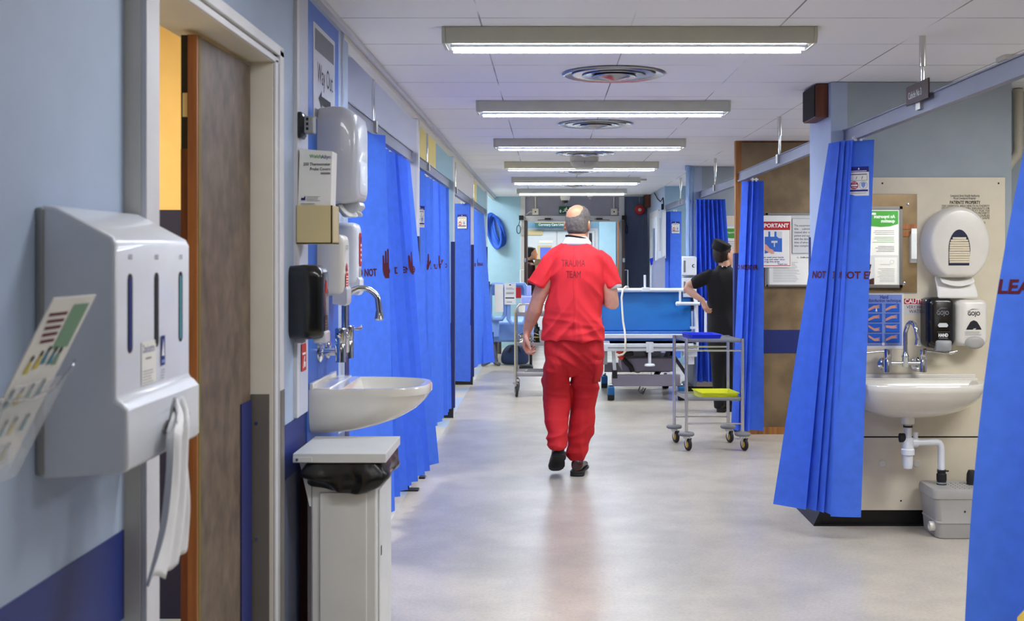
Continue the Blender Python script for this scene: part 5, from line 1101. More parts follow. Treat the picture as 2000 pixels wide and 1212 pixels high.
# near steel trolley
YA, YB = 8.80, 9.18
fl, fr, rl, rr = 1.035, 1.455, .985, 1.405      # front / rear pole x
SK = (rl-fl)/(YB-YA)
t = thing('dressing_trolley', (1.23, 9.0, 0), 'small stainless steel trolley on four castors in front of the bunched curtain', 'trolley', 'steel trolleys')
b = MB(); shelf(b, fl+.01, fr-.01, YA, YB, .812, skew=SK); build('shelf', b, t, smooth=0)
b = MB(); shelf(b, fl+.01, fr-.01, YA, YB, .375, skew=SK); build('shelf', b, t, smooth=0)
for x, y in ((fl,YA),(fr,YA),(rl,YB),(rr,YB)):
    b = MB(); b.cyl((x,y,.115),(x,y,.835),.0125,'steel',16); build('leg', b, t)
for z in (.745, .20):
    for y, a0, a1 in ((YA,fl,fr),(YB,rl,rr)):
        b = MB(); b.cyl((a0,y,z),(a1,y,z),.007,'steel',10); build('cross_rail', b, t)
for i, (x, y) in enumerate(((fl,YA),(fr,YA),(rl,YB),(rr,YB))): castor(None, x, y, .047, .095, t, bump='grey_rubber', ang=.35)
def tray(b, x0, x1, y0, y1, z, h, m, out=.012, skew=0):
    def rg(k, zz): return [(x+skew*(y-YA), y, zz) for x, y in rrect(x1-x0+2*k, y1-y0+2*k, .015, 4, (x0+x1)/2, (y0+y1)/2)]
    b.loft([rg(-out, z), rg(0, z+h), rg(.006, z+h), rg(.006, z+h-.004), rg(.001, z+h-.004)], m, caps=False); b.loft([rg(-out, z), rg(-out, z+.002)], m); b.loft([rg(-out-.002, z+.002), rg(-.003, z+h)], m, caps=False)
b = MB(); tray(b, 1.075, 1.315, 8.84, 9.12, .8165, .045, 'tray_blue', skew=SK); solo('blue_tray', b, 'bright blue plastic tray on the top shelf of the small steel trolley', 'tray', 'plastic trays on the steel trolley', recalc=False)
b = MB(); tray(b, 1.155, 1.435, 8.82, 9.10, .3795, .048, 'tray_yellow', skew=SK); solo('yellow_tray', b, 'bright yellow plastic tray on the lower shelf of the small steel trolley', 'tray', 'plastic trays on the steel trolley', recalc=False)
# trolley behind the man
t = thing('equipment_trolley', (-.02, 12.35, 0), 'three-tier steel trolley behind the man in red, with instruments on its middle shelf', 'trolley', 'steel trolleys')
xl, xr, y0, y1 = -.335, .33, 12.15, 12.62
for z in (.53, .215, .835):
    b = MB(); shelf(b, xl, xr, y0, y1, z, lip=.03); build('shelf', b, t, smooth=0)
for x, y in ((xl,y0),(xr,y0),(xl+.0,y1),(xr,y1)):
    b = MB(); b.cyl((x,y,.14),(x,y,.87),.014,'steel',14); build('leg', b, t)
for y in (y0, y1):
    b = MB(); b.tube([(xl,y,.86),(xl+.008,y,.91),(xl+.035,y,.942),(xl+.08,y,.955),(xr-.08,y,.955),(xr-.03,y,.94),(xr,y,.90),(xr,y,.86)], .011, 'steel', 12); build('guard_rail', b, t)
for x, y in ((xl,y0),(xr,y0),(xl,y1),(xr,y1)): castor(None, x, y, .055, .14, t, hub='plastic_grey', fork='plastic_grey', ang=.15)
b = MB(); b.lathe((-.24,12.48,.534),[(.05,0),(.07,.06),(.085,.085),(.08,.085),(.065,.06)],'steel',n=24); solo('steel_bowl', b, 'steel bowl of instruments on the middle tier of the trolley behind the man in red', 'bowl')
t = thing('instrument_bundle', (-.25,12.25,.565), 'tangle of steel instruments in the middle tier of the trolley behind the man in red', 'instruments')
b = MB()
for i in range(16):
    a = random.uniform(0,PI); x = random.uniform(-.26,-.14); y = random.uniform(12.2,12.3); z = .545+i*.006; b.tube([(x-.05*math.cos(a),y-.04*math.sin(a),z),(x,y,z+.02),(x+.05*math.cos(a),y+.04*math.sin(a),z)], .004, 'steel' if i%3 else 'timber_dark', 6)
build('instruments', b, t)
b = MB(); b.loft([[( -.04+p,12.3+q,z) for p,q in ellipse(r,r,20)] for z,r in ((.5615,.045),(.67,.055))], 'frost_grey'); solo('plastic_cup', b, 'translucent white cup on the middle tier of the trolley behind the man in red', 'cup')
b = MB(); b.lathe((-.115,12.46,.534),[(.035,0),(.036,.10),(.036,.13),(.03,.145),(.03,.165),(.012,.175),(.012,.20)],'black',n=20); b.lathe((-.115,12.46,.59),[(.0365,0),(.0365,.012)],'ink_yellow'); solo('dark_bottle', b, 'dark bottle with a yellow band on the trolley behind the man in red', 'bottle')
b = MB()
for i in range(5): b.box(-.24+i*.006,-.03+i*.01,12.22+i*.004,12.42,.2465+i*.004,.2495+i*.004,'paper' if i%2 else 'ink_grey')
solo('paper_stack', b, 'few papers lying on the bottom tier of the trolley behind the man in red', 'papers', smooth=0)
t = thing('lilac_box', (-.20,12.45,.868), 'lilac plastic box on the top tier of the trolley behind the man in red', 'box')
b = MB(); b.box(-.28,-.10,12.38,12.52,.868,1.03,'lilac_plastic'); build('tub', b, t, bev=.01)
b = MB(); b.box(-.225,-.175,12.41,12.47,1.03,1.14,'lilac_plastic'); b.tube([(-.20,12.44,1.10),(-.25,12.44,1.17)],.01,'cot_blue',8); build('bracket', b, t, bev=.005)
b = MB(); b.cyl((-.12,12.6,.87),(-.12,12.6,1.20),.012,'bed_white',10); solo('white_rod', b, 'short white upright rod behind the lilac box', 'rod')
b = MB(); b.lathe((-.27,12.3,.866),[(.03,0),(.035,.07),(.035,.09)],'paper',n=20); solo('white_cup', b, 'small white cup on the top tier behind the man in red', 'cup')

# ------------------------------------------------------------------ the empty bed (end on)
t = thing('hospital_bed', (.96, 12.4, 0), 'empty wheeled hospital bed with its blue backrest raised, between the two men', 'bed')
FX0, FX1, BY0, BY1 = .60, 1.34, 11.85, 13.0
b = MB(); q = [(0.551,12.030,0.687),(1.469,12.030,0.687),(1.469,12.110,1.088),(0.551,12.110,1.088)]; b.loft([q, [(x,y+.05,z) for x,y,z in q]], 'bed_blue'); build('backrest', b, t, bev=.01)
b = MB(); b.tube([(0.527,12.000,0.629),(0.527,12.050,1.015),(0.541,12.070,1.083),(0.580,12.080,1.102),(1.392,12.080,1.102),(1.469,12.080,1.088),(1.508,12.070,1.034),(1.517,12.050,0.967),(1.517,12.000,0.590)], .022, 'bed_white', 12)
b.box(.966,1.044,12.04,12.11,1.09,1.13,'bed_white'); b.cyl((0.995,12.080,1.112),(0.995,12.080,1.257),.012,'bed_white'); b.cyl((1.604,11.980,0.580),(1.604,11.980,0.996),.014,'bed_white')
for x in (.545, 1.482):
    for z in (.72, .97): b.box(x-.03,x+.03,12.0,12.04,z-.012,z+.012,'bed_white')
h = build('backrest_frame', b, t, bev=.002)
b = MB(); b.cyl((1.314,11.980,0.967),(1.546,11.980,0.967),.018,'bed_white',12); b.cyl((1.353,12.050,0.967),(1.353,12.050,1.092),.012,'bed_white',12); b.lathe((1.309,11.980,0.967),[(.01,-.01),(.022,0),(.022,.03)],'bed_white',(1,0,0)); build('side_handle', b, t)
b = MB(); b.loft([[(x,y,z) for x,y in rrect(w_,1.26,.05,4,1.00,12.47)] for z,w_ in ((.575,.93),(.60,.97),(.665,.97),(.685,.93))], 'mattress_blue'); build('mattress', b, t, smooth=50)
b = MB(); b.box(.56,1.50,11.80,11.84,.628,.668,'bed_white'); b.box(.56,1.48,11.80,13.1,.50,.525,'bed_white'); b.box(.50,1.46,11.79,11.83,.500,.575,'bed_white'); b.box(.545,.56,11.82,12.4,.52,.66,'bed_white'); b.box(1.49,1.515,11.82,12.4,.50,.66,'bed_white'); b.box(.60,1.50,11.78,11.79,.53,.545,'plastic_grey'); build('deck_frame', b, t, bev=.004)
b = MB(); b.box(.60,1.45,11.84,12.40,.565,.60,'navy_dark'); build('mattress_base', b, t)
b = MB(); b.lathe((1.02,11.80,.345),[(.02,.0),(.05,.004),(.055,.014),(.045,.028),(.016,.032),(.016,.16),(.035,.162),(.035,.23)],'bed_white',n=20); b.box(.985,1.055,11.77,11.83,.49,.59,'bed_white'); build('drip_pole_socket', b, t)
b = MB()
b.box(.51,.62,11.82,11.95,.50,.60,'bed_white'); b.box(.50,.60,11.85,12.0,.36,.50,'plastic_grey'); build('corner_bracket', b, t, bev=.003); b = MB(); b.tube([(.66,11.9,.50),(.68,11.9,.25),(.66,11.9,.18)],.018,'bed_white',10); b.box(.65,.70,11.86,11.93,.22,.30,'black_matt'); build('lift_arm', b, t); b = MB(); b.box(1.36,1.50,11.84,11.96,.44,.56,'bed_white'); b.cyl((1.44,11.9,.36),(1.44,11.9,.46),.04,'bed_white',16); build('corner_bracket', b, t, bev=.003); b = MB()
for s in (-1, 1): b.obox((1.13+s*.06,12.2,.36), (.035,.05,.36), Matrix.Rotation(s*.5,3,'Y'), 'bed_metal'); b.obox((1.30+s*.05,12.35,.36), (.035,.05,.36), Matrix.Rotation(-s*.6,3,'Y'), 'bed_metal')
build('scissor_lift', b, t); b = MB()
b.box(.78,1.18,12.30,12.5,.36,.50,'bed_white'); build('motor_box', b, t, bev=.003); b = MB(); b.lathe((.93,12.2,.29),[(.045,0),(.05,.01),(.04,.02)],'plastic_grey',(0,-1,0),20)
build('pedal_wheel', b, t)
b = MB(); b.tube([(.86,11.9,.47),(.78,11.92,.46),(.76,11.95,.42),(.80,11.96,.37),(.84,11.96,.33),(.86,11.96,.28)],.025,'black_matt',10); build('hose', b, t)
b = MB(); b.tube([(.70,11.9,.50),(.74,11.9,.48),(.73,11.9,.44),(.76,11.9,.42)],.03,'orange_red',10); build('red_hook', b, t)
b = MB(); b.box(.645,1.335,11.87,11.93,.14,.255,'bed_grey'); build('chassis_beam', b, t, bev=.006)
b = MB(); b.box(.62,1.34,12.90,12.96,.18,.285,'bed_grey'); build('chassis_beam', b, t, bev=.006)
b = MB(); b.loft([[(.76,12.0,.275),(1.30,12.0,.275),(1.30,12.7,.275),(.76,12.7,.275)],[(.74,12.0,.41),(1.28,12.0,.41),(1.30,12.7,.41),(.76,12.7,.41)]], 'bed_grey'); build('chassis_cover', b, t, bev=.006)
b = MB(); b.tube([(.93,11.86,.14),(.91,11.85,.10),(.94,11.85,.07),(.975,11.85,.10),(.96,11.85,.13),(.945,11.85,.10),(.955,11.85,.06),(.985,11.85,.125)], .006, 'rubber', 6); build('cable_tail', b, t)
for x, y in ((.635,11.86),(1.345,11.86),(.62,12.93),(1.29,12.93)):
    b = MB(); b.loft([[(x-.033,y+u,v) for u,v in ellipse(.06,.068,20,0,.071)],[(x-.018,y+u,v) for u,v in ellipse(.064,.070,20,0,.071)],[(x+.018,y+u,v) for u,v in ellipse(.064,.070,20,0,.071)],[(x+.033,y+u,v) for u,v in ellipse(.06,.068,20,0,.071)]], 'rubber'); w_ = build('castor', b, t, smooth=40)
    b = MB(); b.box(x-.034,x+.034,y-.066,y+.066,.055,.142,'castor_blue'); b.cyl((x,y,.14),(x,y,.17),.02,'steel'); build('cover', b, w_, bev=.012)
hb = t
# handset cable over the bed frame
b = MB(); b.tube([(.825,12.12,1.13),(.80,12.05,1.14),(.765,12.0,1.11),(.75,11.98,1.03),(.755,11.96,.91),(.76,11.9,.79),(.775,11.85,.69),(.775,11.765,.62),(.775,11.76,.50),(.75,11.77,.47),(.70,11.78,.455)], .011, 'cable_cream', 8)
part_label(build('handset_cable', b, hb, smooth=60), 'cream handset cable draped over the backrest')
# parked cot-sided bed at the far left
t = thing('parked_bed', (-.55, 16.2, 0), 'light blue cot-sided bed parked against the far left wall', 'bed')
def cot(y, x0, x1, z0, z1):
    b = MB(); b.tube([(x0,y,z0+.06),(x0,y,z1-.05),(x0+.04,y,z1),(x1-.04,y,z1),(x1,y,z1-.05),(x1,y,z0+.06),(x1-.04,y,z0),(x0+.04,y,z0)], .03, 'cot_blue', 10, closed=True); return b
b = cot(15.9, -.78, -.58, .60, 1.07); build('side_rail', b, t)
b = cot(15.9, -.53, -.30, .54, 1.07); build('side_rail', b, t)
b = MB(); b.box(-.80,-.28,15.96,15.99,.92,1.07,'cot_blue'); b.box(-.82,-.66,15.93,16.0,.35,.62,'cot_blue'); build('end_board', b, t, bev=.02)
b = MB(); b.box(-.80,-.20,16.05,17.7,.28,.55,'cot_blue'); build('mattress_platform', b, t, bev=.03)
b = MB(); b.box(-.84,-.78,15.8,15.9,.83,1.11,'navy_dark'); build('dark_end_post', b, t, bev=.01)
for x in (-.72, -.30):
    for y in (16.2, 17.5):
        b = MB(); b.cyl((x,y,.0),(x,y,.30),.03,'bed_metal',12); build('leg', b, t)
def hung(x0, x1, z0, z1, y, name, label, txt=None):
    b = MB(); S = Sheet(b, (x0,y,z0),(1,0,0),(0,0,1),(0,-1,0),x1-x0,z1-z0); S.base('paper',.002); w_=x1-x0; h_=z1-z0
    if txt: S.rect(w_*.42,h_*.90,w_*.58,h_*.95,'ink'); S.lines(w_*.15,w_*.85,h_*.72,h_*.82,2,'ink_grey',.4); S.lines(w_*.15,w_*.85,h_*.50,h_*.60,2,'ink',.4); S.lines(w_*.08,w_*.95,h_*.28,h_*.36,1,'ink',.7); S.lines(w_*.2,w_*.8,h_*.1,h_*.15,1,'ink_grey',.6)
    return solo(name, b, label, 'paper', smooth=0)
hung(-.715,-.60,.70,1.075,15.855,'hanging_paper','blank white paper strip hung over the light blue cot side, far left')
hung(-.585,-.43,.80,1.085,15.855,'hanging_notice','printed white notice hung on the light blue cot side, far left', True)
b = MB(); b.box(-.44,-.36,15.86,15.89,.885,1.03,'red_plastic'); solo('red_box', b, 'small red box beside the printed notice on the cot side', 'box', bev=.004)
t = thing('walking_frame_base', (-.78, 15.7, 0), 'grey folded metal stand with splayed feet on the floor by the farthest left curtain', 'stand')
b = MB(); b.tube([(-.86,15.5,.02),(-.78,15.6,.05),(-.74,15.75,.10),(-.70,15.6,.04),(-.64,15.55,.02)], .025, 'bed_metal', 8); b.loft([[(-.80,15.66,.05),(-.66,15.66,.05),(-.66,15.74,.05),(-.80,15.74,.05)],[(-.75,15.69,.27),(-.71,15.69,.27),(-.71,15.72,.27),(-.75,15.72,.27)]],'bed_metal'); build('foot', b, t)
b = MB(); b.cyl((-.73,15.7,.25),(-.73,15.7,.44),.008,'rubber',8); build('stem', b, t)
t = thing('navy_bag', (-.5, 16.0, 0), 'dark navy bag on the floor under the light blue parked bed', 'bag')
b = MB(); b.loft([[(-.44+p,15.75+q,z) for p,q in rrect(w_*.86,.22,.06,5)] for z,w_ in ((.0,.40),(.06,.44),(.16,.42),(.24,.30),(.27,.16))], 'bag_navy'); build('sack', b, t, smooth=60, sub=1)
b = MB(); b.tube([(-.52,15.63,.18),(-.48,15.60,.26),(-.40,15.60,.27),(-.36,15.63,.18)],.012,'black_matt',8); build('strap', b, t)
b = MB(); b.loft([[(-.28+p,15.2+q,z) for p,q in rrect(w_,.26,.05,5)] for z,w_ in ((.0,.18),(.03,.18),(.05,.12))], 'black_matt'); b.cyl((-.22,15.25,.04),(-.22,15.25,.40),.018,'black_matt'); solo('stand_base', b, 'low black stand base behind the trolley at the far left', 'stand')
# ------------------------------------------------------------------ people
def oring(c, rx, ry, n=24, e=.85, rot=0.0):
    ca, sa = math.cos(rot), math.sin(rot)
    return [(c[0]+x*ca-y*sa, c[1]+x*sa+y*ca, c[2]) for x, y in ellipse(rx, ry, n, 0, 0, e)]
def limb(b, pts, m='x', n=16, flat=False):
    """pts = (x, y, z, r) or (x, y, z, ra, rb); rounded ends"""
    P_ = [Vector(p[:3]) for p in pts]; R_ = [(p[3], p[4] if len(p) > 4 else p[3]) for p in pts]
    d0 = (P_[0]-P_[1]).normalized(); d1 = (P_[-1]-P_[-2]).normalized()
    P2 = [P_[0]+d0*R_[0][1]*.75]+P_+[P_[-1]+d1*R_[-1][1]*.75]; R2 = [(R_[0][0]*.45, R_[0][1]*.45)]+R_+[(R_[-1][0]*.45, R_[-1][1]*.45)]
    if flat: P2.pop(); R2.pop()
    rings = []; a = None
    for i, p in enumerate(P2):
        d = (P2[min(i+1, len(P2)-1)]-P2[max(i-1, 0)]).normalized()
        if a is None:
            a = Vector((1,0,0)); a = (a-d*a.dot(d))
            if a.length < .3: a = Vector((0,1,0)); a = a-d*a.dot(d)
            a.normalize()
        else: a = (a-d*a.dot(d)).normalized()
        q = d.cross(a); rings.append([p+a*math.cos(2*PI*k/n)*R2[i][0]+q*math.sin(2*PI*k/n)*R2[i][1] for k in range(n)])
    b.loft(rings, m); return b
def fuse(b, voxel, it=4, factor=.6):
    """one continuous surface out of overlapping closed pieces"""
    me = bpy.data.meshes.new('f'); me.from_pydata([tuple(v) for v in b.v], [], b.f)
    bm = bmesh.new(); bm.from_mesh(me); bmesh.ops.recalc_face_normals(bm, faces=bm.faces); bm.to_mesh(me); bm.free()
    ob = bpy.data.objects.new('f', me); COL.objects.link(ob)
    md = ob.modifiers.new('r', 'REMESH'); md.mode = 'VOXEL'; md.voxel_size = voxel
    md = ob.modifiers.new('s', 'SMOOTH'); md.factor = factor; md.iterations = it
    bpy.context.view_layer.update()
    ev = ob.evaluated_get(bpy.context.evaluated_depsgraph_get()); m2 = bpy.data.meshes.new_from_object(ev)
    vs = [v.co.copy() for v in m2.vertices]; ns = [v.normal.copy() for v in m2.vertices]; fs = [tuple(p.vertices) for p in m2.polygons]
    bpy.data.objects.remove(ob); bpy.data.meshes.remove(me); bpy.data.meshes.remove(m2)
    return vs, ns, fs
def fused(name, b, voxel, m, parent, it=4, disp=None, factor=.6):
    vs, ns, fs = fuse(b, voxel, it, factor)
    if disp: vs = [v + n*disp(v, n) for v, n in zip(vs, ns)]
    o = MB(); o.add(vs, fs, m); return build(name, o, parent, smooth=180, recalc=False), (vs, fs)
def ridge(v, s): return 1-2*abs(noise.noise(Vector(v))*1.6)*s

def foot(M, L, w, h, b_up, b_so, up='u', so='s'):
    """shoe in local axes: x forward, y sideways, z up; M maps to the world"""
    prof = [(-.02,.30,.62),(.00,.62,.95),(.04,.80,1.0),(.12,.84,1.02),(.25,.82,.95),(.40,.80,.72),(.58,.95,.55),(.74,1.0,.46),(.88,.86,.40),(.97,.55,.34),(1.0,.25,.26)]
    rings = []
    for f, kw, kh in prof:
        rings.append([M(Vector((f*L, w/2*kw*math.copysign(abs(math.cos(a))**.8, math.cos(a)), .018+max(0, h*kh*(.5+.5*math.sin(a)))))) for a in [2*PI*i/18 for i in range(18)]])
    b_up.loft(rings, up)
    o = []
    for f, kw, _ in prof: o.append((f*L-.004, w/2*kw*1.06+.002))
    pts = o + [(x, -y) for x, y in reversed(o)]
    b_so.loft([[M(Vector((x, y, z + (.012*max(0, (x/L-.35))*0))) ) for x, y in pts] for z in (.006, .022)], so)
    hp = [(x, y) for x, y in o if x < .30*L]; pts = hp + [(x, -y) for x, y in reversed(hp)]
    b_so.loft([[M(Vector((x, y, z))) for x, y in pts] for z in (-.012, .006)], so)

def Q(px, py, d=7.8): return Vector(P(px, py, d))
# ---- the man in red
D0 = 7.8
man = thing('person', (.18, 7.8, 0), 'bald man in red scrubs marked TRAUMA TEAM walking away down the corridor', 'person')
b = MB()
# head, looking ahead and slightly right (+x); centre, widths
hc = Q(1128.5, 434, 7.82); yaw = -.28
def HB(x, y, z): # local head axes: x right, y forward, z up
    ca, sa = math.cos(yaw), math.sin(yaw); return (hc.x+x*ca-y*sa, hc.y+x*sa+y*ca, hc.z+z)
def hring(z, cy, rx, ry, n=28, e=.92): return [HB(x, y+cy, z) for x, y in ellipse(rx, ry, n, 0, 0, e)]
b.loft([hring(-.125,.055,.026,.030), hring(-.115,.045,.046,.060), hring(-.085,.030,.058,.082), hring(-.055,.015,.067,.094), hring(-.02,.008,.074,.099), hring(.015,.004,.0765,.100), hring(.045,.0,.0755,.099), hring(.070,-.004,.068,.092), hring(.091,-.006,.053,.074), hring(.106,-.008,.032,.046), hring(.114,-.008,.012,.018)], 'x')
HEAD = MB(); HEAD.merge(b)
limb(b, [HB(0,.100,.012)+(.009,), HB(0,.112,-.018)+(.012,), HB(0,.118,-.035)+(.014,)]); limb(b, [HB(-.022,.094,.022)+(.010,), HB(.022,.094,.022)+(.010,)])    # nose, brow
limb(b, [HB(-.018,.098,-.068)+(.008,), HB(.018,.098,-.068)+(.008,)]); limb(b, [HB(-.012,.085,-.108)+(.016,), HB(.012,.085,-.108)+(.016,)])                         # mouth, chin
for s in (-1, 1):
    b.loft([[HB(s*(.074+.012*t), -.004-.012*t+p, -.022+q) for p, q in ellipse(.017*k, .032*k, 14)] for t, k in ((-.6,.8),(.2,1.0),(.9,1.08),(1.25,.8))], 'x')   # ears
limb(b, [Q(1128,448,7.83).to_tuple()+(.058,), Q(1127,462,7.81).to_tuple()+(.060,), Q(1126,478,7.80).to_tuple()+(.066,)])
# trunk (covered), arms, legs to the shoes
for py, cx, rx, ry in ((476,1126,.07,.06),): pass
tr = [(480,1126,.09,.06),(492,1127,.155,.085),(505,1128,.175,.10),(530,1127,.165,.115),(570,1124,.150,.112),(610,1122,.145,.108),(650,1121,.145,.10),(690,1120,.140,.09),(712,1118,.12,.075)]
b.loft([oring(Q(cx,py), rx, ry) for py, cx, rx, ry in tr], 'x')
SL, EL, WR = Q(1082,504,7.80), Q(1049,590,7.80), Q(1029,648,7.86)
limb(b, [SL.to_tuple()+(.060,), Q(1067,545,7.79).to_tuple()+(.056,), Q(1053,578,7.79).to_tuple()+(.049,), EL.to_tuple()+(.046,), Q(1044,606,7.81).to_tuple()+(.050,.046), Q(1038,622,7.83).to_tuple()+(.045,.040), Q(1032,638,7.85).to_tuple()+(.034,.030), WR.to_tuple()+(.028,.024)])
SR, ER = Q(1176,506,7.80), Q(1195,592,7.78)
limb(b, [SR.to_tuple()+(.060,), Q(1187,545,7.79).to_tuple()+(.055,), Q(1192,572,7.78).to_tuple()+(.050,), ER.to_tuple()+(.050,), (ER.x-.02, 7.86, ER.z+.015, .046), (ER.x-.07, 7.95, ER.z+.03, .036), (ER.x-.115, 8.03, ER.z+.04, .027)])
# left hand: loosely curled, seen from behind
def hand(b, W, Dn, Pn, k=1.0, curl=(.5,.8,.6), side=1, spread=.0):
    """W wrist, Dn direction of the hand, Pn palm normal; side = +1 thumb towards +(Dn x Pn)"""
    W = Vector(W); Dn = Vector(Dn).normalized(); Pn = Vector(Pn); Pn = (Pn-Dn*Pn.dot(Dn)).normalized(); Sd = Dn.cross(Pn)*side
    rings = []
    for t, wd, th in ((-.02,.026,.022),(0,.028,.021),(.03,.037,.019),(.06,.042,.017),(.082,.041,.014),(.092,.036,.010)):
        rings.append([W + Dn*t*k + Sd*wd*k*math.cos(a) + Pn*th*k*math.sin(a) for a in [2*PI*i/16 for i in range(16)]])
    b.loft(rings, 'x')
    for i, (o, ln) in enumerate(((.030,.94),(.011,1.06),(-.010,1.0),(-.029,.80))):
        p = W + Dn*(.080-.004*abs(i-1))*k + Sd*o*k; d = (Dn + Sd*spread*(1.5-i)*.2).normalized(); pts = [p-d*.012*k]
        rr = [.0098,.0098,.0092,.0086,.0075]; pts.append(p+d*.004*k); n_ = Pn
        for j, sg in enumerate((.043,.027,.021)):
            a = curl[j]*(1+.12*i); d, n_ = (d*math.cos(a)+n_*math.sin(a)).normalized(), (n_*math.cos(a)-d*math.sin(a)).normalized()
            p = p + d*sg*ln*k; pts.append(p)
        limb(b, [tuple(q)+(r*k*(1-.06*(i==3)),) for q, r in zip(pts, rr)], n=10)
    p = W + Dn*.022*k + Sd*.028*k + Pn*.006*k; d = (Dn*.62+Sd*.62+Pn*.48).normalized(); pts = [p-d*.01*k, p+d*.030*k]
    d2 = (Dn*.85+Sd*.05+Pn*.55).normalized(); pts += [pts[-1]+d2*.030*k, pts[-1]+d2*.053*k]
    limb(b, [tuple(q)+(r*k,) for q, r in zip(pts, (.014,.0125,.0108,.0085))], n=10)
hand(b, WR+Vector((0,.0,-.010)), (-.12,.10,-1), (.95,-.25,0), 1.10, curl=(.55,.95,.7), side=1)
hand(b, (ER.x-.125, 8.05, ER.z+.043), (-.5,.8,.15), (-.7,-.4,-.3), .98, curl=(.6,.9,.6), side=-1)
for (pts) in ((Q(1090,720),Q(1090,770,7.86),Q(1090,830,7.76),Q(1091,872,7.66)), (Q(1146,720),Q(1140,770,7.87),Q(1131,830,7.85),Q(1126,895,7.80))):
    limb(b, [tuple(p)+(r,) for p, r in zip(pts, (.066,.052,.048,.036))])
body, (bvs, bfs) = fused('body', b, .0052, 'skin', man, it=3, disp=lambda v, n: .0006*noise.noise(v*60))
me = body.data; me.materials.append(MATS['skin_head'])
for p in me.polygons:
    c = sum((me.vertices[i].co.z for i in p.vertices))/len(p.vertices)
    if c > 1.55: p.material_index = 1
bvh = BVHTree.FromPolygons([tuple(v) for v in bvs], bfs)
# eyes
b = MB()
for s in (-1, 1): b.lathe(HB(s*.030,.088,.004), [(.001,.012),(.008,.009),(.0115,0),(.008,-.008)], 'ink_white', (math.sin(-yaw)*1, math.cos(yaw), 0), 14)
build('eyes', b, man)
# glasses
b = MB()
for s in (-1, 1):
    b.tube([HB(s*.080,-.02,-.002), HB(s*.082,.0,.008), HB(s*.076,.095,.012)], .0022, 'ink', 6); b.tube([HB(s*.034+.024*math.cos(a), .112, .004+.017*math.sin(a)) for a in [2*PI*i/14 for i in range(14)]], .0018, 'ink', 6, closed=True)
b.tube([HB(-.01,.114,.006), HB(.01,.114,.006)], .0018, 'ink', 6); build('glasses', b, man)
# hair: a cropped fringe round the back and sides, offset from the scalp
bald = Vector((-.10,-.52,.85)).normalized()
def is_hair(v):
    ca, sa = math.cos(-yaw), math.sin(-yaw); dx, dy, dz = v.x-hc.x, v.y-hc.y, v.z-hc.z
    x, y, z = dx*ca-dy*sa, dx*sa+dy*ca, dz
    if z < -.072 + .35*max(0, y+.03) or z > .2: return -1
    dir_ = Vector((x, y, z+.01)).normalized(); a = dir_.angle(bald)
    if y > .045 or abs(x) > .0785: return -1
    if z > .0 and y > .02+.0*z and a < 1.15: return -1
    j = noise.noise(v*45)*.05 + noise.noise(v*12)*.08
    lim = .60 - (.30 if x > .03 else 0)*min(1, (x-.03)/.04 if x > .03 else 0)
    return a - lim + j
idx = {}; hv, hf = [], []
me_v, nm, hfs = fuse(HEAD, .0030, 6)
for f in hfs:
    if all(is_hair(me_v[i]) > 0 for i in f) and all(me_v[i].z > 1.55 for i in f):
        g = []
        for i in f:
            if i not in idx: idx[i] = len(hv); hv.append(me_v[i]+Vector(nm[i])*(.0030+.012*min(.25, is_hair(me_v[i]))+.0012*noise.noise(me_v[i]*90)))
            g.append(idx[i])
        hf.append(tuple(g))
b = MB(); b.add(hv, hf, 'hair_grey'); o = build('hair', b, man, smooth=180, recalc=False); md = o.modifiers.new('s','SOLIDIFY'); md.thickness = .003; md.offset = -1
# undershirt collar, sleeve edge, lanyard
b = MB()
cc = Q(1126,470,7.80)
b.loft([oring(cc+Vector((0,-.005,.028)), .068, .064, 30, .95), oring(cc+Vector((.0,-.002,.010)), .082, .074, 30), oring(cc+Vector((0,0,-.012)), .098, .082, 30), oring(cc+Vector((0,0,-.03)), .10, .08, 30)], 'cotton_white', caps=False)
o = build('undershirt_collar', b, man, smooth=60); md = o.modifiers.new('s','SOLIDIFY'); md.thickness = .003
b = MB()
b.tube([(cc.x+.069*math.cos(a)+(.004 if math.cos(a)>0 else 0), cc.y-.004+.067*math.sin(a), cc.z+.020-.012*math.cos(a)-.006*math.sin(a)) for a in [2*PI*i/36 for i in range(36)]], .0065, 'cloth_black', 8, closed=True); build('lanyard', b, man)
sl = Q(1197,556,7.79)
b = MB(); b.loft([[(c_.x+r*math.cos(a), c_.y+r*1.1*math.sin(a), c_.z+.25*r*math.cos(a)) for a in [2*PI*i/24 for i in range(24)]] for c_, r in ((Q(1194,545,7.79),.052),(Q(1197,556,7.79),.054),(Q(1198.5,563,7.79),.055))], 'cotton_white', caps=False); o = build('undershirt_sleeve', b, man, smooth=60); md = o.modifiers.new('s','SOLIDIFY'); md.thickness = .003
# scrub top
b = MB()
st = [(664,1120,.214,.142),(655,1121,.212,.142),(640,1121.5,.205,.140),(610,1122,.191,.136),(580,1124,.186,.134),(550,1127,.187,.135),(530,1127.5,.194,.132),(512,1128,.200,.124),(500,1128,.197,.114),(491,1127,.176,.10),(484,1126.5,.145,.088),(478,1126,.112,.078),(474,1126,.092,.072)]
b.loft([oring(Q(cx,py), rx, ry, 40, .86) for py, cx, rx, ry in st], 'x')
limb(b, [Q(1090,497).to_tuple()+(.062,.066), Q(1075,512).to_tuple()+(.073,.078), Q(1062,535).to_tuple()+(.071,.080), Q(1054,551).to_tuple()+(.074,.084), Q(1050.5,558).to_tuple()+(.078,.088)], n=28, flat=True)
limb(b, [Q(1164,497).to_tuple()+(.062,.066), Q(1178,512).to_tuple()+(.068,.078), Q(1188,532).to_tuple()+(.066,.080), Q(1194,548).to_tuple()+(.061,.082), Q(1198,559).to_tuple()+(.060,.086)], n=28, flat=True)
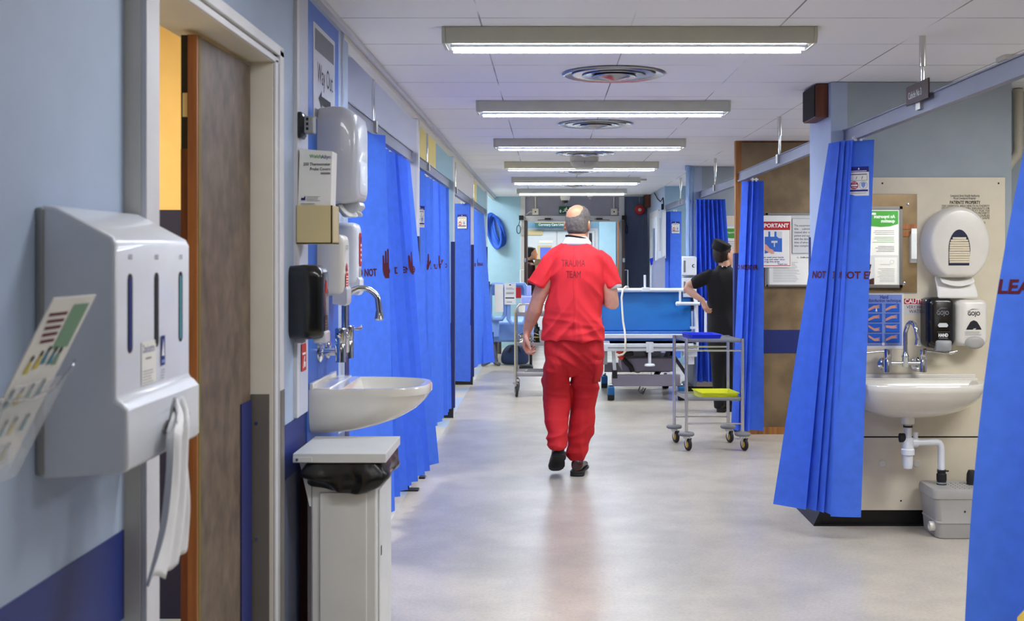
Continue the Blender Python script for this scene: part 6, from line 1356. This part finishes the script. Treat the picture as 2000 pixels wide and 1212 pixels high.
def wr_top(v, n):
    lower = max(0, min(1, (1.38-v.z)/.45)); x = v.x-.18
    side = min(1, abs(x)/.15)
    d = .011*lower*ridge((v.x*7, v.y*5, v.z*1.6+3), 1.0)
    d += .011*ridge((v.x*9+v.z*7*(1 if x > 0 else -1), v.y*5, v.z*2.2), 1)*(.35+.65*side)
    d += .004*math.exp(-((v.z-1.42)/.10)**2)*ridge((v.x*12, v.y*4, v.z*6+5), 1)
    d += .005*math.exp(-((v.z-.99)/.08)**2)*ridge((v.x*4, v.y*3, v.z*20), 1)
    d += .003*math.exp(-(x/.006)**2)*(1 if v.y < 7.8 and v.z < 1.5 else 0)
    return d - .004
top_o, (tvs, tfs) = fused('scrub_top', b, .0068, 'scrub_top', man, it=5, disp=wr_top)
tb = BVHTree.FromPolygons([tuple(v) for v in tvs], tfs)
# faded lettering printed on the back, centre seam stitched over
def on_back(x, z, off=.002):
    h = tb.ray_cast(Vector((x, 6.5, z)), Vector((0,1,0)))
    return (h[0] - Vector((0, off, 0))) if h[0] else Vector((x, 7.66, z))
def back_text(b, s, cx, z, w_, h_):
    vs, fs, wd = text2d(s, .0); bm = bmesh.new(); bv = [bm.verts.new((x, y, 0)) for x, y in vs]
    for f in fs:
        try: bm.faces.new([bv[i] for i in f])
        except ValueError: pass
    bmesh.ops.triangulate(bm, faces=bm.faces[:])
    for q in range(1, 60): bmesh.ops.bisect_plane(bm, geom=bm.verts[:]+bm.edges[:]+bm.faces[:], plane_co=(wd*q/60,0,0), plane_no=(1,0,0))
    for q in range(0, 8): bmesh.ops.bisect_plane(bm, geom=bm.verts[:]+bm.edges[:]+bm.faces[:], plane_co=(0,.1*q,0), plane_no=(0,1,0))
    bm.verts.index_update(); b.add([on_back(cx-w_/2+v.co.x/wd*w_, z+v.co.y*h_) for v in bm.verts], [[v.index for v in f.verts] for f in bm.faces], 'letter_faded'); bm.free()
b = MB(); c1 = Q(1119,522); c2 = Q(1119,542)
back_text(b, 'TRAUMA', c1.x, Q(0,520).z, .155, .066); back_text(b, 'TEAM', c2.x, Q(0,541.5).z, .096, .066)
part_label(build('printed_lettering', b, man, smooth=0, recalc=False), 'faded letters TRAUMA TEAM')
b = MB(); b.tube([on_back(Q(1119,0).x+.003*math.sin(i*.9), Q(0,482+i*6).z, .0005) for i in range(29)], .0012, 'stitch', 6); build('centre_seam', b, man)
# trousers
b = MB()
b.loft([oring(Q(cx,py), rx, ry, 36, .85) for py, cx, rx, ry in ((648,1120,.185,.122),(665,1120,.196,.130),(690,1120,.200,.132),(708,1119.5,.190,.122),(722,1118,.168,.100),(732,1117,.12,.075))], 'x')
LL = [(675,1092,.06,.085,7.80),(695,1088,.079,.108,7.795),(710,1086,.083,.112,7.79),(730,1085.5,.083,.112,7.80),(742,1083,.088,.110,7.82),(757,1089,.086,.103,7.83),(775,1089,.091,.100,7.83),(795,1088,.086,.094,7.80),(812,1087,.076,.088,7.77),(835,1088,.072,.086,7.73),(855,1089,.066,.080,7.70),(874,1089.5,.054,.072,7.675)]
RR = [(675,1146,.06,.085,7.80),(695,1150,.080,.108,7.80),(708,1150,.086,.112,7.80),(722,1148,.094,.112,7.82),(742,1144,.095,.108,7.84),(768,1141,.084,.100,7.86),(795,1138,.080,.092,7.86),(813,1137.5,.083,.090,7.85),(843,1135,.084,.086,7.84),(862,1133,.080,.082,7.83),(878,1129.5,.076,.078,7.82),(890,1127,.060,.074,7.82),(899,1125.5,.043,.066,7.82)]
for leg in (LL, RR): b.loft([oring(Q(cx,py,yy), rx, ry, 28, .9) for py, cx, rx, ry, yy in leg], 'x')
def wr_tr(v, n):
    knee = math.exp(-((v.z-.60)/.10)**2); shin = math.exp(-((v.z-.22)/.13)**2)
    d = .010*ridge((v.x*8, v.y*5, v.z*1.8+9), 1)
    d += .009*knee*ridge((v.x*4+v.z*3, v.y*3, v.z*13), 1) + .012*shin*ridge((v.x*5-v.z*5, v.y*3, v.z*13+2), 1)
    d += .008*math.exp(-((v.z-.78)/.10)**2)*ridge((v.x*10+v.z*10, v.y*3, v.z*4+4), 1)
    return d-.004
tro, (rvs, rfs) = fused('scrub_trousers', b, .0065, 'scrub_trouser', man, it=4, disp=wr_tr)
b = MB(); q = [Q(1164,700,7.74), Q(1179,692,7.80), Q(1172,742,7.83), Q(1158,748,7.745)]
rb = BVHTree.FromPolygons([tuple(v) for v in rvs], rfs)
pk = []
for j in range(6):
    row = []
    for i in range(6):
        x = Q(1157+3.2*i+(3 if j > 3 else j), 0).x; z = Q(0, 746-9*j).z; h = rb.ray_cast(Vector((x, 6.5, z)), Vector((0,1,0))); row.append((h[0]-Vector((0,.006,0))) if h[0] else Vector((x, 7.82, z)))
    pk.append(row)
b.loft(pk, 'scrub_trouser', caps=False, closed=False); o = build('leg_pocket', b, man, smooth=60, recalc=False); md = o.modifiers.new('s','SOLIDIFY'); md.thickness = .004
# shoes
def shoe(heel, yaw_, pitch, L, w, h, up, label):
    R = Matrix.Rotation(yaw_, 3, 'Z') @ Matrix.Rotation(pitch, 3, 'X') @ Matrix.Rotation(PI/2, 3, 'Z')
    M = lambda p: Vector(heel) + R @ p
    bu, bs = MB(), MB(); foot(M, L, w, h, bu, bs, up, 'sole')
    s = build('shoe', bu, man, smooth=60, sub=1); part_label(s, label); build('shoe_sole', bs, s, bev=.003)
shoe((Q(1126,0).x, 7.755, .013), -.16, 0, .29, .100, .085, 'shoe_brown', 'brown leather shoe flat on the floor')
shoe((Q(1092,0).x, 7.64, .165), .10, -.60, .28, .100, .085, 'shoe_dark', 'dark shoe lifted at the heel')

# ---- the person in black behind the partition end
per = thing('person', (1.62, 11.0, 0), 'person in black top, trousers and cap, a hand on the hip, beside the bed', 'person')
def R3(px, py, d=11.0): return Vector(P(px, py, d))
b = MB()
h3 = R3(1413,497,11.02); yw = -.9
def H3(x, y, z): ca, sa = math.cos(yw), math.sin(yw); return (h3.x+x*ca-y*sa, h3.y+x*sa+y*ca, h3.z+z)
def h3r(z, cy, rx, ry): return [H3(x, y+cy, z) for x, y in ellipse(rx, ry, 24, 0, 0, .92)]
b.loft([h3r(-.115,.05,.025,.030), h3r(-.10,.04,.045,.06), h3r(-.06,.02,.062,.085), h3r(-.02,.008,.070,.093), h3r(.03,.0,.074,.096), h3r(.07,-.004,.066,.086), h3r(.095,-.006,.04,.055), h3r(.105,-.006,.012,.018)], 'x')
limb(b, [H3(0,.094,.01)+(.009,), H3(0,.112,-.025)+(.012,)]); limb(b, [H3(-.016,.09,-.06)+(.008,), H3(.016,.09,-.06)+(.008,)]); limb(b, [H3(0,.078,-.095)+(.016,), H3(0,.07,-.097)+(.016,)])
for s in (-1, 1): b.loft([[H3(s*(.070+.012*t), -.004-.012*t+p, -.012+q) for p, q in ellipse(.016*k, .030*k, 12)] for t, k in ((-.6,.8),(.2,1.0),(.9,1.08),(1.25,.8))], 'x')
limb(b, [R3(1414,510).to_tuple()+(.050,), R3(1414,530).to_tuple()+(.055,)])
tr3 = [(524,1413,.07,.06),(534,1412,.12,.075),(548,1412,.135,.09),(570,1413,.135,.10),(600,1413,.115,.09),(630,1413,.120,.095),(655,1413,.120,.10),(680,1413,.12,.09)]
b.loft([oring(R3(cx,py), rx, ry) for py, cx, rx, ry in tr3], 'x')
limb(b, [R3(1390,541).to_tuple()+(.044,), R3(1366,548,11.0).to_tuple()+(.046,), R3(1344,558,11.0).to_tuple()+(.039,), R3(1341,563,10.99).to_tuple()+(.038,), R3(1352,572,10.95).to_tuple()+(.037,), R3(1364,581,10.90).to_tuple()+(.028,), R3(1371,585,10.88).to_tuple()+(.022,)])
limb(b, [R3(1436,541).to_tuple()+(.044,), R3(1448,575,11.05).to_tuple()+(.040,), R3(1446,600,11.15).to_tuple()+(.034,), R3(1440,600,11.3).to_tuple()+(.024,)])
hand(b, R3(1372,586,10.885), (.35,-.1,-.9), (.7,.5,.1), .92, curl=(.3,.5,.4), side=-1)
hand(b, R3(1439,600,11.31), (0,1,-.1), (-.2,0,-1), .92, curl=(.3,.4,.3), side=1)
for px, dy in ((1404,-.02),(1422,.03)): limb(b, [R3(px,690,11+dy).to_tuple()+(.07,), R3(px,735,11+dy).to_tuple()+(.048,), R3(px+1,793,11.0+dy).to_tuple()+(.032,)])
fused('body', b, .0075, 'skin_pale', per, it=3)
b = MB()
b.loft([oring(R3(cx,py), rx, ry, 30, .88) for py, cx, rx, ry in ((668,1413,.145,.12),(640,1413,.146,.118),(605,1412.5,.134,.105),(575,1412,.142,.11),(550,1412,.158,.11),(538,1412,.157,.10),(531,1412.5,.13,.09),(525,1413,.09,.075),(519,1413.5,.068,.066))], 'x')
limb(b, [R3(1392,536).to_tuple()+(.056,), R3(1376,543).to_tuple()+(.058,), R3(1360,551).to_tuple()+(.057,.06), R3(1356,553).to_tuple()+(.056,.06)], n=20)
limb(b, [R3(1434,536).to_tuple()+(.056,), R3(1442,550).to_tuple()+(.055,), R3(1445,562).to_tuple()+(.052,)], n=20)
fused('black_top', b, .009, 'cloth_black', per, it=4, disp=lambda v, n: .006*ridge((v.x*8, v.y*5, v.z*3), 1))
b = MB(); b.loft([oring(R3(1413,py), rx, ry, 26, .9) for py, rx, ry in ((640,.142,.115),(665,.150,.118),(688,.148,.112))], 'x')
for px, dy in ((1403.5,-.02),(1422,.03)): b.loft([oring(R3(px+o,py,11+dy), rx, rx*1.1, 20, .95) for py, rx, o in ((670,.082,1),(700,.078,1),(735,.062,0),(770,.052,1),(797,.05,2))], 'x')
fused('black_trousers', b, .010, 'cloth_black', per, it=4, disp=lambda v, n: .006*ridge((v.x*7, v.y*5, v.z*3), 1))
b = MB(); b.loft([[H3(x, y+cy, z) for x, y in ellipse(rx, ry, 24)] for z, cy, rx, ry in ((-.075,-.045,.040,.045),(-.05,-.03,.066,.072),(.0,-.028,.079,.082),(.05,-.018,.082,.090),(.09,-.012,.066,.075),(.112,-.01,.03,.04))], 'hair_dark'); build('hair', b, per, smooth=60)
b = MB(); c3 = Vector(H3(0,-.035,.075)); R = Matrix.Rotation(.38,3,'Y') @ Matrix.Rotation(.2,3,'X')
b.loft([[c3 + R @ Vector((x, y, z)) for x, y in ellipse(rx, rx*1.05, 26)] for z, rx in ((-.042,.078),(-.038,.082),(.0,.084),(.030,.090),(.045,.086),(.052,.066),(.044,.02))], 'cloth_black'); build('cap', b, per, smooth=50)
b = MB(); b.tube([(R3(1413.5,517).x+.062*math.cos(a), 11.0+.062*math.sin(a), R3(0,518).z+.012*math.sin(a)) for a in [2*PI*i/24 for i in range(24)]], .006, 'cloth_black', 6, closed=True)
for q in (-1.9, -1.3): b.lathe((R3(1413.5,517).x+.066*math.cos(q), 11.0+.066*math.sin(q), R3(0,518).z-.01), [(.006,-.004),(.006,.004)], 'ink_white', n=8)
build('lanyard', b, per)
def shoe3(heel, yaw_, par, up='black'):
    R = Matrix.Rotation(yaw_, 3, 'Z') @ Matrix.Rotation(PI/2, 3, 'Z'); M = lambda p: Vector(heel) + R @ p
    bu, bs = MB(), MB(); foot(M, .25, .088, .075, bu, bs, up, 'sole'); s = build('shoe', bu, par, smooth=60); build('shoe_sole', bs, s)
shoe3((R3(1406,0).x, 10.93, .013), -.2, per); shoe3((R3(1424,0).x, 10.98, .013), -.4, per)

# ---- the person carrying a box beyond the doors
p2 = thing('person', (-.33, 19.6, 0), 'dark-haired person carrying cardboard boxes, half seen in the far doorway', 'person')
def R2_(px, py, d=19.6): return Vector(P(px, py, d))
b = MB(); h2 = R2_(1037.5, 494, 19.6); yw2 = -1.25
def H2(x, y, z): ca, sa = math.cos(yw2), math.sin(yw2); return (h2.x+x*ca-y*sa, h2.y+x*sa+y*ca, h2.z+z)
b.loft([[H2(x, y+cy, z) for x, y in ellipse(rx, ry, 22, 0, 0, .92)] for z, cy, rx, ry in ((-.115,.05,.025,.030),(-.10,.04,.045,.06),(-.06,.02,.062,.085),(-.02,.008,.070,.093),(.03,.0,.074,.096),(.07,-.004,.066,.086),(.095,-.006,.04,.055),(.105,-.006,.012,.018))], 'x')
limb(b, [H2(0,.094,.01)+(.009,), H2(0,.114,-.025)+(.013,)]); limb(b, [H2(-.016,.09,-.06)+(.009,), H2(.016,.09,-.06)+(.009,)]); limb(b, [H2(0,.080,-.095)+(.018,), H2(0,.07,-.097)+(.018,)]); limb(b, [H2(-.02,.088,.024)+(.009,), H2(.02,.088,.024)+(.009,)])
for s in (-1, 1): b.loft([[H2(s*(.070+.012*t), -.004+p, -.012+q) for p, q in ellipse(.016*k, .030*k, 12)] for t, k in ((-.6,.8),(.9,1.05),(1.25,.8))], 'x')
x2, z2 = h2.x-.03, 0
limb(b, [(x2,19.6,1.42,.048),(x2-.01,19.6,1.34,.052)])
b.loft([oring((x2,19.6,z), rx, ry) for z, rx, ry in ((1.36,.06,.06),(1.32,.085,.15),(1.2,.105,.165),(1.05,.10,.14),(.9,.12,.165),(.8,.11,.15))], 'x')
for s in (-1, 1):
    limb(b, [(x2,19.6+s*.16,1.29,.045),(x2-.02,19.6+s*.20,1.05,.038),(x2+.10,19.6+s*.19,1.02,.034),(x2+.24,19.6+s*.16,1.05,.024)])
    hand(b, (x2+.25,19.6+s*.155,1.05), (1,-s*.3,.1), (0,-s*1,.3), .95, curl=(.3,.5,.4), side=s)
    limb(b, [(x2,19.6+s*.09,.82,.075),(x2+s*.06,19.6+s*.09,.46,.05),(x2+s*.12,19.6+s*.09,.10,.032)])
fused('body', b, .009, 'skin_head', p2, it=3)
b = MB(); b.loft([oring((x2,19.6,z), rx, ry) for z, rx, ry in ((.84,.135,.175),(1.0,.12,.155),(1.2,.122,.175),(1.3,.10,.16),(1.36,.068,.07),(1.385,.060,.062))], 'x')
for s in (-1, 1): limb(b, [(x2,19.6+s*.15,1.29,.055),(x2-.01,19.6+s*.19,1.16,.050),(x2-.015,19.6+s*.20,1.10,.048)])
fused('dark_top', b, .010, 'dark_red', p2, it=3)
b = MB(); b.loft([oring((x2,19.6,z), rx, ry) for z, rx, ry in ((.92,.125,.17),(.82,.125,.17),(.75,.12,.16))], 'x')
for s in (-1, 1): limb(b, [(x2,19.6+s*.09,.80,.085),(x2+s*.06,19.6+s*.09,.46,.06),(x2+s*.12,19.6+s*.09,.10,.045)])
fused('black_trousers', b, .011, 'cloth_black', p2, it=3)
b = MB(); b.loft([[H2(x, y+cy, z) for x, y in ellipse(rx, ry, 22)] for z, cy, rx, ry in ((-.07,-.05,.040,.040),(-.04,-.035,.066,.065),(.0,-.03,.077,.075),(.04,-.024,.079,.085),(.075,-.010,.074,.092),(.10,-.008,.048,.064),(.112,-.008,.02,.03))], 'hair_dark'); build('hair', b, p2, smooth=60)
for s in (-1, 1): shoe3((x2+s*.12-.05, 19.6+s*.09, .013), -PI/2, p2)
t = thing('cardboard_box', (-.1, 19.6, 1.06), 'brown cardboard box held in front of the person in the far doorway', 'box')
b = MB(); b.box(-.33+.12,.16,19.46,19.72,1.03,1.30,'card_brown'); build('carton', b, t, bev=.003)
b = MB(); q=[(-.25,19.46,1.302),(.0,19.46,1.302),(.0,19.72,1.302),(-.25,19.72,1.302)]; b.loft([q,[(x+.05,y,z+.10) for x,y,z in q]],'card_brown'); b.box(-.21,-.05,19.44,19.46,1.20,1.30,'plastic_cream'); build('open_flap', b, t)
